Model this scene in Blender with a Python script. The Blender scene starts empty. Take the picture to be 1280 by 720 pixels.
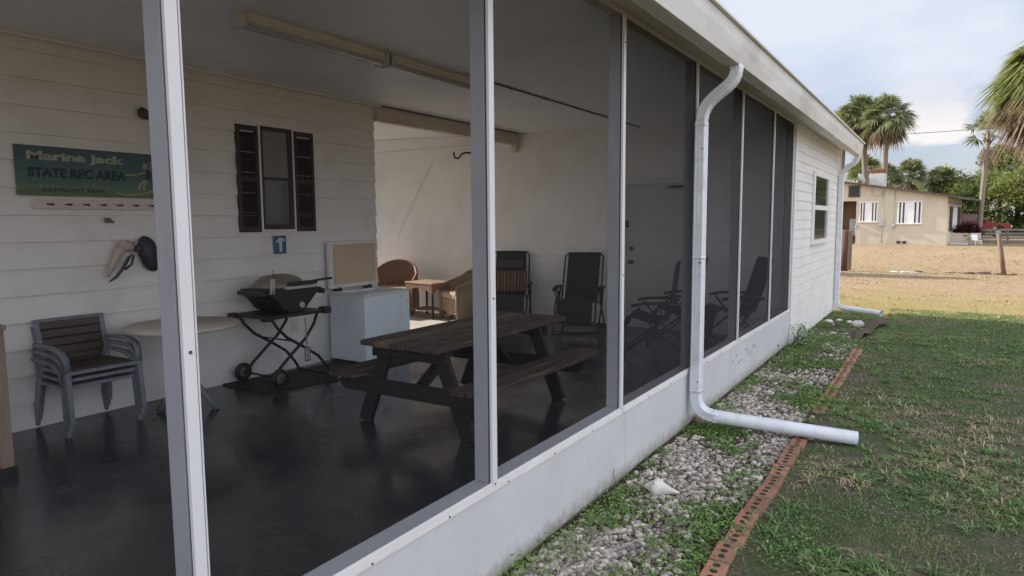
import bpy, bmesh, math, random
import numpy as np
from mathutils import Vector, Matrix, noise
random.seed(7)
rng = np.random.default_rng(11)
R = math.radians
sc = bpy.context.scene
C = sc.collection

# ------------------------------------------------------------------ helpers
class MB:
    """collects shapes; build() links them as ONE mesh object"""
    def __init__(s): s.v = []; s.f = []; s.sm = []
    def add(s, vs, fs, smooth=False):
        b = len(s.v); s.v += [tuple(p) for p in vs]
        for f in fs: s.f.append([b + i for i in f]); s.sm.append(smooth)
        return s
    def hexa(s, p):
        return s.add(p, [(0,3,2,1),(4,5,6,7),(0,1,5,4),(1,2,6,5),(2,3,7,6),(3,0,4,7)])
    def box(s, a, b):
        x0,x1 = sorted((a[0],b[0])); y0,y1 = sorted((a[1],b[1])); z0,z1 = sorted((a[2],b[2]))
        return s.hexa([(x0,y0,z0),(x1,y0,z0),(x1,y1,z0),(x0,y1,z0),(x0,y0,z1),(x1,y0,z1),(x1,y1,z1),(x0,y1,z1)])
    def bar(s, p, q, w, h, up=(0,0,1)):
        """rectangular beam p->q, width w (sideways) and height h (along up)"""
        p, q = Vector(p), Vector(q); d = (q-p).normalized(); u = Vector(up)
        sd = d.cross(u).normalized()*w/2; uu = sd.cross(d).normalized()*h/2
        return s.hexa([p-sd-uu,p+sd-uu,q+sd-uu,q-sd-uu,p-sd+uu,p+sd+uu,q+sd+uu,q-sd+uu])
    def sweep(s, pts, prof, up=(0,0,1), cap=True, smooth=True, scale=None):
        pts = [Vector(p) for p in pts]; n = len(prof); u = Vector(up); rings = []
        for i, p in enumerate(pts):
            a = pts[max(i-1,0)]; b = pts[min(i+1,len(pts)-1)]; d = (b-a).normalized()
            sd = d.cross(u)
            if sd.length < 1e-4: sd = d.cross(Vector((0,1,0.01)))
            sd.normalize(); uu = sd.cross(d).normalized()
            u = uu
            k = scale[i] if scale else 1
            rings.append([p + sd*x*k + uu*y*k for x, y in prof])
        vs = [v for r in rings for v in r]; fs = []
        for i in range(len(pts)-1):
            for j in range(n):
                k = (j+1) % n
                fs.append((i*n+j, i*n+k, (i+1)*n+k, (i+1)*n+j))
        s.add(vs, fs, smooth)
        if cap:
            b = len(s.v)-len(vs)
            s.f.append([b+j for j in reversed(range(n))]); s.sm.append(False)
            s.f.append([b+(len(pts)-1)*n+j for j in range(n)]); s.sm.append(False)
        return s
    def tube(s, pts, r, seg=8, cap=True, scale=None, up=(0,0,1)):
        return s.sweep(pts, [(r*math.cos(2*math.pi*k/seg), r*math.sin(2*math.pi*k/seg)) for k in range(seg)], up, cap, True, scale)
    def lathe(s, prof, c=(0,0,0), axis='z', seg=20, smooth=True):
        """prof: list of (r, h)"""
        vs = []; fs = []
        for r, h in prof:
            for k in range(seg):
                a = 2*math.pi*k/seg; x, y = r*math.cos(a), r*math.sin(a)
                p = {'z':(x,y,h),'x':(h,x,y),'y':(x,h,-y)}[axis]
                vs.append((c[0]+p[0], c[1]+p[1], c[2]+p[2]))
        for i in range(len(prof)-1):
            for k in range(seg):
                l = (k+1) % seg
                fs.append((i*seg+k, i*seg+l, (i+1)*seg+l, (i+1)*seg+k))
        fs.append(tuple(reversed(range(seg)))); fs.append(tuple((len(prof)-1)*seg+k for k in range(seg)))
        return s.add(vs, fs, smooth)
    def ell(s, c, r, seg=14, rings=8, jit=0, rot=None):
        vs = []; fs = []; rd = random.Random(int(abs(c[0]*999+c[1]*777+c[2]*555)))
        for i in range(rings+1):
            t = math.pi*i/rings
            for k in range(seg):
                a = 2*math.pi*k/seg; j = 1+jit*(rd.random()-.5)
                p = Vector((r[0]*math.sin(t)*math.cos(a), r[1]*math.sin(t)*math.sin(a), r[2]*math.cos(t)))*j
                if rot: p = rot @ p
                vs.append(Vector(c)+p)
        for i in range(rings):
            for k in range(seg):
                l = (k+1) % seg
                fs.append((i*seg+k, (i+1)*seg+k, (i+1)*seg+l, i*seg+l))
        return s.add(vs, fs, True)
    def prism(s, poly, a, b, plane='xz'):
        """2D polygon extruded from a to b along the third axis"""
        n = len(poly)
        def P(p, t):
            return {'xz':(p[0],t,p[1]),'yz':(t,p[0],p[1]),'xy':(p[0],p[1],t)}[plane]
        vs = [P(p,a) for p in poly]+[P(p,b) for p in poly]
        fs = [tuple(range(n)), tuple(reversed(range(n,2*n)))]+[(i,n+i,n+(i+1)%n,(i+1)%n) for i in range(n)]
        return s.add(vs, fs)
    def build(s, name, m, parent=None, bevel=0, fix=True):
        me = bpy.data.meshes.new(name); me.from_pydata([tuple(v) for v in s.v], [], s.f)
        me.polygons.foreach_set('use_smooth', s.sm)
        if fix:
            bm = bmesh.new(); bm.from_mesh(me); bmesh.ops.recalc_face_normals(bm, faces=bm.faces); bm.to_mesh(me); bm.free()
        me.materials.append(m); me.update()
        o = bpy.data.objects.new(name, me); C.objects.link(o)
        if parent: o.parent = parent
        if bevel:
            b = o.modifiers.new('Bevel','BEVEL'); b.width = bevel; b.segments = 2; b.limit_method = 'ANGLE'; b.angle_limit = R(40)
        return o

def rawmesh(name, V, F, m, parent=None, smooth=False):
    """numpy verts (N,3), faces (M,k)"""
    me = bpy.data.meshes.new(name); k = F.shape[1]
    me.vertices.add(len(V)); me.vertices.foreach_set('co', np.asarray(V,np.float32).ravel())
    me.loops.add(F.size); me.loops.foreach_set('vertex_index', F.astype(np.int32).ravel())
    me.polygons.add(len(F)); me.polygons.foreach_set('loop_start', np.arange(0,F.size,k,dtype=np.int32))
    me.polygons.foreach_set('loop_total', np.full(len(F),k,dtype=np.int32))
    me.polygons.foreach_set('use_smooth', np.full(len(F),smooth))
    me.update(calc_edges=True); me.validate(); me.materials.append(m)
    o = bpy.data.objects.new(name, me); C.objects.link(o)
    if parent: o.parent = parent
    return o

def tag(o, label, cat, group=None, kind=None):
    o['label'] = label; o['category'] = cat
    if group: o['group'] = group
    if kind: o['kind'] = kind
    return o
def thing(name, label, cat, loc=(0,0,0), rz=0, group=None):
    o = bpy.data.objects.new(name, None); C.objects.link(o); o.empty_display_size = .1
    o.location = loc; o.rotation_euler = (0,0,rz)
    return tag(o, label, cat, group)
def dup(root, loc, rz, label=None, group=None):
    r = root.copy(); C.objects.link(r); r.location = loc; r.rotation_euler = (0,0,rz)
    if label: r['label'] = label
    if group: r['group'] = group
    for ch in list(root.children):
        c = ch.copy(); C.objects.link(c); c.parent = r
        for g in ch.children:
            d = g.copy(); C.objects.link(d); d.parent = c
    return r

# ------------------------------------------------------------------ materials
def mat(name, c1, rough=.6, c2=None, scale=4, detail=6, bump=0, bscale=60, metal=0, spec=.5, stretch=(1,1,1), lo=.35, hi=.65, rand=0, c3=None, s3=1.2):
    m = bpy.data.materials.new(name); m.use_nodes = True; N = m.node_tree.nodes; L = m.node_tree.links
    b = N['Principled BSDF']; b.inputs['Roughness'].default_value = rough; b.inputs['Metallic'].default_value = metal
    b.inputs['Specular IOR Level'].default_value = spec
    tc = N.new('ShaderNodeTexCoord'); mp = N.new('ShaderNodeMapping'); mp.inputs['Scale'].default_value = stretch
    L.new(tc.outputs['Object'], mp.inputs['Vector'])
    col = None
    def mixc(fac, a, bb):
        x = N.new('ShaderNodeMix'); x.data_type = 'RGBA'; L.new(fac, x.inputs[0])
        if hasattr(a,'is_linked'): L.new(a, x.inputs[6])
        else: x.inputs[6].default_value = (*a,1)
        x.inputs[7].default_value = (*bb,1)
        return x.outputs[2]
    def nz(sc_, det, l, h):
        n = N.new('ShaderNodeTexNoise'); n.inputs['Scale'].default_value = sc_; n.inputs['Detail'].default_value = det; n.inputs['Roughness'].default_value = .6
        L.new(mp.outputs[0], n.inputs['Vector'])
        r = N.new('ShaderNodeMapRange'); r.inputs[1].default_value = l; r.inputs[2].default_value = h
        L.new(n.outputs[0], r.inputs[0]); return r.outputs[0]
    col = c1
    if c2 is not None: col = mixc(nz(scale, detail, lo, hi), col, c2)
    if c3 is not None: col = mixc(nz(s3, 3, .5, .72), col, c3)
    if rand:
        g = N.new('ShaderNodeNewGeometry'); h = N.new('ShaderNodeHueSaturation')
        r = N.new('ShaderNodeMapRange'); r.inputs[3].default_value = 1-rand; r.inputs[4].default_value = 1+rand
        L.new(g.outputs['Random Per Island'], r.inputs[0]); L.new(r.outputs[0], h.inputs['Value'])
        if hasattr(col,'is_linked'): L.new(col, h.inputs['Color'])
        else: h.inputs['Color'].default_value = (*col,1)
        col = h.outputs[0]
    if hasattr(col,'is_linked'): L.new(col, b.inputs['Base Color'])
    else: b.inputs['Base Color'].default_value = (*col,1)
    if bump:
        n = N.new('ShaderNodeTexNoise'); n.inputs['Scale'].default_value = bscale; n.inputs['Detail'].default_value = 5
        L.new(mp.outputs[0], n.inputs['Vector'])
        bp = N.new('ShaderNodeBump'); bp.inputs['Strength'].default_value = bump; bp.inputs['Distance'].default_value = .01
        L.new(n.outputs[0], bp.inputs['Height']); L.new(bp.outputs[0], b.inputs['Normal'])
    return m

M = {}
M['alu'] = mat('painted_aluminium', (.66,.66,.68), .45, (.62,.62,.64), 3, bump=.03, bscale=20)
M['kick'] = mat('white_kick_panel', (.58,.58,.59), .5, (.53,.53,.53), 2.2, c3=(.535,.53,.52), s3=5, bump=.02, bscale=8)
M['beam'] = mat('cream_beam', (.66,.60,.52), .6, (.55,.48,.40), 3, stretch=(1,.3,1), c3=(.50,.40,.30), s3=3)
M['gutter'] = mat('gutter_white', (.72,.71,.70), .45, (.62,.60,.57), 5, stretch=(1,.25,1), c3=(.50,.48,.45), s3=4)
M['down'] = mat('downspout_white', (.70,.73,.77), .42, (.62,.65,.69), 6, c3=(.56,.57,.58), s3=11)
M['siding'] = mat('siding_paint', (.80,.775,.75), .7, (.76,.735,.71), 1.6, c3=(.70,.67,.64), s3=2.4, bump=.05, bscale=30)
M['vinyl'] = mat('white_vinyl', (.74,.72,.69), .5, (.67,.65,.62), 2, stretch=(1,1,2), bump=.03, bscale=40)
M['vinyl_in'] = mat('vinyl_inside', (.85,.845,.845), .55, (.82,.815,.81), 2, c3=(.76,.75,.745), s3=1.6)
M['ceil'] = mat('ceiling_paint', (.85,.85,.86), .4, (.80,.80,.81), 1.3, c3=(.74,.74,.75), s3=.8)
M['trim'] = mat('white_trim', (.74,.73,.71), .5, (.66,.65,.63), 4)
M['roof'] = mat('roof_metal', (.55,.55,.54), .5, (.45,.44,.43), 2)
M['seam'] = mat('dark_caulk', (.10,.085,.075), .8, (.2,.17,.14), 9)
M['alu_shade'] = mat('inner_post_shaded_white', (.42,.43,.47), .5, (.37,.38,.42), 4)  # post and sill sides: the white paint with their shade put into the colour
M['screw'] = mat('screw_head', (.06,.055,.05), .6)
M['floor'] = mat('porch_floor_paint', (.022,.024,.029), .30, (.042,.044,.048), 1.1, c3=(.062,.061,.058), s3=1.3, bump=.06, bscale=9, spec=.55)
M['slab'] = mat('slab_concrete', (.22,.21,.2), .9, (.16,.15,.14), 8)
M['shutter'] = mat('shutter_maroon', (.040,.014,.016), .55, (.028,.011,.013), 10)
M['glass_dark'] = mat('window_glass_dark', (.02,.022,.025), .08, (.03,.03,.032), 2, spec=.6)
M['curtain'] = mat('window_curtain', (.23,.22,.205), .35, (.17,.165,.16), 3, stretch=(1,1,.3))
M['blk'] = mat('black_plastic', (.010,.010,.011), .45, (.018,.017,.017), 12)
M['metal_dark'] = mat('dark_steel', (.03,.03,.033), .35, metal=.4)
M['chair_frame'] = mat('chair_grey_frame', (.20,.21,.25), .5, (.16,.165,.19), 8)
M['slat'] = mat('dark_brown_slat', (.045,.026,.019), .5, (.075,.042,.03), 3, stretch=(8,1,8))
M['tan_top'] = mat('tan_resin', (.54,.47,.41), .6, (.48,.41,.35), 5)
M['teal'] = mat('grey_green_leg', (.17,.20,.20), .6, (.14,.165,.165), 6)
M['oldwood'] = mat('weathered_wood', (.034,.020,.015), .75, (.075,.048,.036), 3.5, stretch=(14,1.2,14), bump=.4, bscale=14, c3=(.16,.115,.088), s3=2.6)
M['oldwood_pale'] = mat('bleached_wood', (.20,.15,.12), .8, (.09,.06,.046), 3.5, stretch=(14,1.0,14), bump=.4, bscale=14)
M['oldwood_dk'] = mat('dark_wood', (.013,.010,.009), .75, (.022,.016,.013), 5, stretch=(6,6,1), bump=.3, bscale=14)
M['palewood'] = mat('pale_wood', (.30,.22,.165), .7, (.23,.165,.12), 4, stretch=(12,12,1), bump=.15, bscale=20)
M['freezer'] = mat('freezer_enamel', (.80,.87,.93), .4, (.76,.83,.89), 2, c3=(.70,.75,.79), s3=3)
M['tan_panel'] = mat('lid_liner_tan', (.62,.46,.31), .6, (.56,.41,.27), 2.5)
M['wicker'] = mat('brown_wicker', (.30,.165,.105), .65, (.20,.105,.065), 90, bump=.6, bscale=120)
M['wicker_lt'] = mat('tan_wicker', (.42,.30,.20), .65, (.30,.20,.13), 90, bump=.6, bscale=120)
M['cushion'] = mat('cream_cushion', (.58,.46,.34), .85, (.28,.19,.12), 26, lo=.45, hi=.6)
M['rec_fab'] = mat('recliner_mesh', (.030,.030,.034), .8, (.045,.045,.05), 60)
M['rec_pad'] = mat('grey_pillow', (.075,.075,.085), .85, (.06,.06,.07), 30)
M['rust_cover'] = mat('rust_brown_cover', (.085,.045,.035), .85, (.06,.033,.027), 7)
M['grill_lid'] = mat('grill_lid_tan', (.26,.22,.175), .4, (.22,.185,.15), 6, metal=.2)
M['hubgrey'] = mat('hub_grey', (.12,.115,.11), .7)
M['grill_pale'] = mat('grill_pale_rim', (.55,.50,.42), .5)
M['mat_dk'] = mat('dark_mat', (.011,.010,.010), .7, (.026,.022,.02), 6)
M['brick'] = mat('red_brick', (.37,.18,.11), .9, (.27,.13,.08), 14, bump=.4, bscale=60, c3=(.21,.15,.10), s3=7)
M['hole'] = mat('brick_core_dark', (.03,.02,.016), .95)
M['stone'] = mat('tan_stone', (.36,.25,.17), .85, (.25,.18,.13), 10, bump=.4, bscale=30)
M['shell'] = mat('white_shell', (.74,.70,.65), .6, (.58,.54,.50), 14, bump=.3, bscale=40)
M['whiterock'] = mat('white_rock', (.68,.65,.60), .9, (.50,.47,.43), 9, bump=.5, bscale=25)
M['gravel'] = mat('gravel_stone', (.46,.405,.355), .9, (.25,.215,.19), 9, bump=.3, bscale=60, rand=.6)
M['litter'] = mat('dry_litter', (.13,.075,.05), .9, (.22,.14,.09), 9, rand=.4)
M['weed'] = mat('weed_leaf', (.13,.235,.05), .6, (.19,.30,.075), 3, rand=.45)
M['grass'] = mat('grass_blade', (.105,.185,.062), .7, (.175,.225,.08), 1.9, rand=.6, c3=(.27,.25,.12), s3=.8)
M['drygrass'] = mat('dry_grass_blade', (.34,.25,.13), .8, (.27,.23,.09), 1.0, rand=.35)
M['shadestraw'] = mat('shaded_straw', (.40,.32,.19), .85, (.27,.22,.13), 1.0, rand=.45)
M['sunblade'] = mat('sunlit_dry_blade', (.42,.30,.18), .85, (.36,.28,.13), .5, rand=.25)
M['husk'] = mat('dry_palm_husk', (.10,.07,.05), .9, (.055,.038,.028), 8, stretch=(2,9,9), bump=.5, bscale=30)
M['postwood'] = mat('grey_post_wood', (.22,.16,.12), .9, (.15,.11,.085), 5, stretch=(8,8,1), bump=.4, bscale=20)
M['redpost'] = mat('red_post_paint', (.12,.045,.035), .85, (.075,.04,.03), 6, stretch=(4,4,1))
M['stucco'] = mat('beige_stucco', (.60,.53,.41), .9, (.56,.49,.375), 1.2, bump=.2, bscale=20, c3=(.52,.445,.34), s3=.7)
M['nroof'] = mat('brown_shingle', (.075,.06,.052), .9, (.11,.09,.075), 8, bump=.3, bscale=10)
M['nwhite'] = mat('white_panel', (.78,.78,.77), .5)
M['ndark'] = mat('dark_stripe', (.035,.03,.028), .6)
M['ngrey'] = mat('grey_box', (.40,.41,.40), .6, (.33,.34,.33), 6)
M['ntan'] = mat('tan_recess', (.27,.16,.09), .9, (.22,.13,.075), 3)
M['chim'] = mat('pale_chimney', (.60,.58,.54), .8, (.5,.48,.45), 4)
M['truck'] = mat('truck_red', (.22,.030,.035), .3, (.19,.028,.032), 3)
M['tyre'] = mat('tyre_rubber', (.02,.02,.02), .85)
M['chrome'] = mat('bright_metal', (.5,.5,.5), .25, metal=.9)
M['trunk'] = mat('palm_trunk', (.26,.21,.17), .9, (.17,.135,.11), 5, stretch=(3,3,9), bump=.5, bscale=12)
M['palm'] = mat('palm_green', (.16,.20,.085), .45, (.25,.26,.13), .9, rand=.45)
M['palm_y'] = mat('palm_yellow_green', (.16,.19,.05), .5, (.22,.24,.08), .9, rand=.4)
M['deadfrond'] = mat('dead_frond', (.27,.195,.13), .8, (.18,.13,.09), .8, rand=.4)
M['leaf'] = mat('thicket_leaf', (.13,.175,.048), .6, (.25,.265,.075), .22, rand=.55, c3=(.075,.12,.035), s3=.35, lo=.4, hi=.6)
M['redleaf'] = mat('dark_red_leaf', (.075,.018,.015), .6, (.04,.02,.014), 4, rand=.5)
M['fence'] = mat('weathered_rail', (.22,.20,.17), .9, (.15,.13,.11), 4, stretch=(1,6,6))
M['sign_bg'] = None
M['cream'] = mat('sign_cream', (.42,.43,.31), .8, (.20,.27,.22), 30)
M['navy'] = mat('sign_navy', (.018,.025,.04), .8, (.035,.055,.07), 26)
M['skin'] = mat('sign_skin_tone', (.38,.31,.19), .8, (.28,.27,.18), 22)
M['orn'] = mat('ornament_dark', (.016,.016,.02), .5, (.028,.03,.034), 14)
M['pelican'] = mat('pelican_cream', (.52,.42,.36), .7, (.42,.34,.29), 9)
M['pel_dark'] = mat('pelican_beak', (.055,.038,.036), .6)
M['brown_orn'] = mat('ornament_brown', (.10,.052,.036), .7, (.03,.02,.017), 20, lo=.45, hi=.55)
M['blue'] = mat('poster_blue', (.035,.13,.25), .5, (.02,.06,.13), 16, lo=.4, hi=.6)
M['poster_w'] = mat('poster_white', (.55,.62,.66), .5)
M['cable'] = mat('cable_black', (.05,.05,.055), .7)
M['lamp'] = mat('lamp_housing', (.68,.60,.50), .5, (.60,.52,.43), 4)
M['lens'] = mat('lamp_lens', (.50,.48,.45), .25, (.44,.42,.40), 3)

def leafy(m, w):
    """thin leaves let some light through"""
    N = m.node_tree.nodes; L = m.node_tree.links; b = N['Principled BSDF']; out = N['Material Output']
    t = N.new('ShaderNodeBsdfTranslucent'); x = N.new('ShaderNodeMixShader'); x.inputs[0].default_value = w
    if b.inputs['Base Color'].is_linked: L.new(b.inputs['Base Color'].links[0].from_socket, t.inputs['Color'])
    else: t.inputs['Color'].default_value = b.inputs['Base Color'].default_value
    L.new(b.outputs[0], x.inputs[1]); L.new(t.outputs[0], x.inputs[2]); L.new(x.outputs[0], out.inputs['Surface'])
for k_ in ('palm','palm_y','deadfrond','leaf'): leafy(M[k_], .4)
for k_ in ('weed','grass','redleaf'): leafy(M[k_], .25)
def patchy_gloss(m, lo, hi, s_):
    N = m.node_tree.nodes; L = m.node_tree.links; b = N['Principled BSDF']; tc = N.new('ShaderNodeTexCoord')
    n = N.new('ShaderNodeTexNoise'); n.inputs['Scale'].default_value = s_; n.inputs['Detail'].default_value = 8; n.inputs['Roughness'].default_value = .65; L.new(tc.outputs['Object'], n.inputs['Vector'])
    r = N.new('ShaderNodeMapRange'); r.inputs[1].default_value = .35; r.inputs[2].default_value = .65; r.inputs[3].default_value = lo; r.inputs[4].default_value = hi; L.new(n.outputs[0], r.inputs[0]); L.new(r.outputs[0], b.inputs['Roughness'])
patchy_gloss(M['floor'], .10, .34, 1.6)
# sign board: sea-green paint, yellow-green at the bottom
def sign_mat():
    m = bpy.data.materials.new('sign_paint'); m.use_nodes = True; N = m.node_tree.nodes; L = m.node_tree.links
    b = N['Principled BSDF']; b.inputs['Roughness'].default_value = .75
    tc = N.new('ShaderNodeTexCoord'); sp = N.new('ShaderNodeSeparateXYZ'); L.new(tc.outputs['Object'], sp.inputs[0])
    n = N.new('ShaderNodeTexNoise'); n.inputs['Scale'].default_value = 9; n.inputs['Detail'].default_value = 6
    mp = N.new('ShaderNodeMapping'); mp.inputs['Scale'].default_value = (1,.5,4); L.new(tc.outputs['Object'], mp.inputs[0]); L.new(mp.outputs[0], n.inputs['Vector'])
    ad = N.new('ShaderNodeMath'); ad.operation = 'MULTIPLY_ADD'; ad.inputs[1].default_value = .12; L.new(n.outputs[0], ad.inputs[0]); L.new(sp.outputs['Z'], ad.inputs[2])
    mr = N.new('ShaderNodeMapRange'); mr.inputs[1].default_value = .02; mr.inputs[2].default_value = .42; L.new(ad.outputs[0], mr.inputs[0])
    cr = N.new('ShaderNodeValToRGB'); L.new(mr.outputs[0], cr.inputs[0])
    e = cr.color_ramp.elements; e[0].position = 0; e[0].color = (.16,.21,.10,1); e[1].position = 1; e[1].color = (.06,.10,.105,1)
    for p, c in ((.16,(.12,.16,.085,1)),(.24,(.14,.21,.125,1)),(.34,(.085,.155,.14,1)),(.7,(.07,.13,.13,1))):
        q = e.new(p); q.color = c
    L.new(cr.outputs[0], b.inputs['Base Color']); return m
M['sign_bg'] = sign_mat()

def striped():
    m = bpy.data.materials.new('striped_cushion'); m.use_nodes = True; N = m.node_tree.nodes; L = m.node_tree.links
    b = N['Principled BSDF']; b.inputs['Roughness'].default_value = .85
    tc = N.new('ShaderNodeTexCoord'); sp = N.new('ShaderNodeSeparateXYZ'); L.new(tc.outputs['Object'], sp.inputs[0])
    a = N.new('ShaderNodeMath'); a.operation = 'MULTIPLY'; a.inputs[1].default_value = 6.5; L.new(sp.outputs['Y'], a.inputs[0])
    f = N.new('ShaderNodeMath'); f.operation = 'FRACT'; L.new(a.outputs[0], f.inputs[0])
    cr = N.new('ShaderNodeValToRGB'); cr.color_ramp.interpolation = 'CONSTANT'; L.new(f.outputs[0], cr.inputs[0])
    e = cr.color_ramp.elements; e[0].color = (.17,.085,.055,1); e[1].position = .9; e[1].color = (.04,.025,.03,1)
    for p, c in ((.3,(.05,.03,.03,1)),(.38,(.30,.24,.19,1)),(.46,(.13,.06,.045,1)),(.6,(.045,.03,.035,1)),(.68,(.2,.11,.07,1))):
        q = e.new(p); q.color = c
    L.new(cr.outputs[0], b.inputs['Base Color']); return m
M['stripe'] = striped()

def foot_dirt(m, z0, z1, col):
    N = m.node_tree.nodes; L = m.node_tree.links; b = N['Principled BSDF']; src = b.inputs['Base Color'].links[0].from_socket
    tc = N.new('ShaderNodeTexCoord'); sp = N.new('ShaderNodeSeparateXYZ'); L.new(tc.outputs['Object'], sp.inputs[0])
    n = N.new('ShaderNodeTexNoise'); n.inputs['Scale'].default_value = 14; n.inputs['Detail'].default_value = 7; n.inputs['Roughness'].default_value = .7; L.new(tc.outputs['Object'], n.inputs['Vector'])
    a = N.new('ShaderNodeMath'); a.operation = 'MULTIPLY_ADD'; a.inputs[1].default_value = .22; L.new(n.outputs[0], a.inputs[0]); L.new(sp.outputs['Z'], a.inputs[2])
    r = N.new('ShaderNodeMapRange'); r.inputs[1].default_value = z1; r.inputs[2].default_value = z0; r.inputs[4].default_value = .75; L.new(a.outputs[0], r.inputs[0])
    x = N.new('ShaderNodeMix'); x.data_type = 'RGBA'; L.new(r.outputs[0], x.inputs[0]); L.new(src, x.inputs[6]); x.inputs[7].default_value = (*col,1); L.new(x.outputs[2], b.inputs['Base Color'])
foot_dirt(M['kick'], .05, .14, (.22,.18,.14))
def per_object(m, amt):
    N = m.node_tree.nodes; L = m.node_tree.links; b = N['Principled BSDF']; src = b.inputs['Base Color'].links[0].from_socket
    i = N.new('ShaderNodeObjectInfo'); r = N.new('ShaderNodeMapRange'); r.inputs[3].default_value = 1-amt; r.inputs[4].default_value = 1+amt; L.new(i.outputs['Random'], r.inputs[0])
    h = N.new('ShaderNodeHueSaturation'); L.new(r.outputs[0], h.inputs['Value']); L.new(src, h.inputs['Color']); L.new(h.outputs[0], b.inputs['Base Color'])
per_object(M['brick'], .28); per_object(M['oldwood'], .25)
# insect screen cloth: a thin slab of even, dark, absorbing and slightly scattering stuff (real optical depth, grows with slant)
def screen_mat(t, ab, sca):
    m = bpy.data.materials.new('insect_screen_cloth'); m.use_nodes = True; N = m.node_tree.nodes; L = m.node_tree.links
    N.remove(N['Principled BSDF']); out = N['Material Output']
    a = N.new('ShaderNodeVolumeAbsorption'); a.inputs['Color'].default_value = (0,0,0,1); a.inputs['Density'].default_value = ab/t
    s = N.new('ShaderNodeVolumeScatter'); s.inputs['Color'].default_value = (.94,.96,1,1); s.inputs['Density'].default_value = sca/t
    ad = N.new('ShaderNodeAddShader'); L.new(a.outputs[0], ad.inputs[0]); L.new(s.outputs[0], ad.inputs[1]); L.new(ad.outputs[0], out.inputs['Volume'])
    try: m.cycles.homogeneous_volume = True
    except Exception: pass
    return m
SCR_T = .004
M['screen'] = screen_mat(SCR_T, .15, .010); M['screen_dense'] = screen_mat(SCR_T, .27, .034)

# ------------------------------------------------------------------ the ground
def gz(x, y):
    z = -.085
    z += .012*noise.noise((x*1.3, y*1.3, 0))*1.0 + .006*noise.noise((x*5, y*5, 3))
    if y > 9: z -= min((y-9)*.012, .05)
    if y > 30: z -= min((y-30)*.003, .08)
    if y > 54: z += .30*min((y-54)/4,1)
    return z
def ground_mat():
    m = bpy.data.materials.new('yard_soil_and_lawn'); m.use_nodes = True; N = m.node_tree.nodes; L = m.node_tree.links
    b = N['Principled BSDF']; b.inputs['Roughness'].default_value = .95; b.inputs['Specular IOR Level'].default_value = .15
    tc = N.new('ShaderNodeTexCoord'); sp = N.new('ShaderNodeSeparateXYZ'); L.new(tc.outputs['Object'], sp.inputs[0])
    def nz(s, d=5, r=.6):
        n = N.new('ShaderNodeTexNoise'); n.inputs['Scale'].default_value = s; n.inputs['Detail'].default_value = d; n.inputs['Roughness'].default_value = r
        L.new(tc.outputs['Object'], n.inputs['Vector']); return n.outputs[0]
    def mr(v, a, bb, c=0, d=1):
        r = N.new('ShaderNodeMapRange'); r.inputs[1].default_value = a; r.inputs[2].default_value = bb; r.inputs[3].default_value = c; r.inputs[4].default_value = d
        L.new(v, r.inputs[0]); return r.outputs[0]
    def mx(f, a, c):
        x = N.new('ShaderNodeMix'); x.data_type = 'RGBA'; L.new(f, x.inputs[0])
        for k, q in ((6,a),(7,c)):
            if isinstance(q, tuple): x.inputs[k].default_value = (*q,1)
            else: L.new(q, x.inputs[k])
        return x.outputs[2]
    def ma(op, a, c):
        x = N.new('ShaderNodeMath'); x.operation = op
        for k, q in ((0,a),(1,c)):
            if isinstance(q,(int,float)): x.inputs[k].default_value = q
            else: L.new(q, x.inputs[k])
        return x.outputs[0]
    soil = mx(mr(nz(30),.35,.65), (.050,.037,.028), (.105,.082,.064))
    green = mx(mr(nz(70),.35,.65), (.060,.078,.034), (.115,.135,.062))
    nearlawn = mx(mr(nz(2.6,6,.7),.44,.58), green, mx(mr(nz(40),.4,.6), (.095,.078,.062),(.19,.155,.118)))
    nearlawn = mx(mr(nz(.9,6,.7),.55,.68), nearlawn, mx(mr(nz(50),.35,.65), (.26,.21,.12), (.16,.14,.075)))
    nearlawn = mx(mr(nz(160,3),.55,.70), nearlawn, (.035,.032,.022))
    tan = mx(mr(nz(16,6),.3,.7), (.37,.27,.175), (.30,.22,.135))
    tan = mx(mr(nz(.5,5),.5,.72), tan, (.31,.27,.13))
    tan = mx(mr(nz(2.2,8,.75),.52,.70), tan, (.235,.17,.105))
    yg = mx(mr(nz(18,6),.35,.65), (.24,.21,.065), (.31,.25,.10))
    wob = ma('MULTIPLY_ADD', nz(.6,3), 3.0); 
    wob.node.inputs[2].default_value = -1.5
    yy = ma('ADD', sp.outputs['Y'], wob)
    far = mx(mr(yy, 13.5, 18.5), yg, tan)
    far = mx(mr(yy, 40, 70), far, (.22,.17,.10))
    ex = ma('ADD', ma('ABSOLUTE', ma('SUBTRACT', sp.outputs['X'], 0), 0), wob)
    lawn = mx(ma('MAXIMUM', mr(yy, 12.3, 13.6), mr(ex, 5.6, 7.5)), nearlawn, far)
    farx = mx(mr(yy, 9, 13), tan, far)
    lawn = mx(ma('MAXIMUM', mr(ex, 6.5, 8.5), mr(sp.outputs['Y'], -.2, -1.0)), lawn, farx)  # ground behind the camera, unseen, made pale tan to bounce light into the porch
    bed = ma('MULTIPLY', mr(sp.outputs['X'], .80, .86, 1, 0), mr(sp.outputs['Y'], 12.0, 13.2, 1, 0))
    L.new(mx(bed, lawn, soil), b.inputs['Base Color'])
    bp = N.new('ShaderNodeBump'); bp.inputs['Strength'].default_value = .7; bp.inputs['Distance'].default_value = .03
    L.new(nz(45,6,.7), bp.inputs['Height']); L.new(bp.outputs[0], b.inputs['Normal'])
    return m
def lin(a, b, s): return list(np.arange(a, b, s))
gx = [-900,-300,-120,-60,-30,-12,-6,-3,-1] + lin(-.2, 7, .12) + [8,10,13,17,24,40,80,200,500,900]
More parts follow.
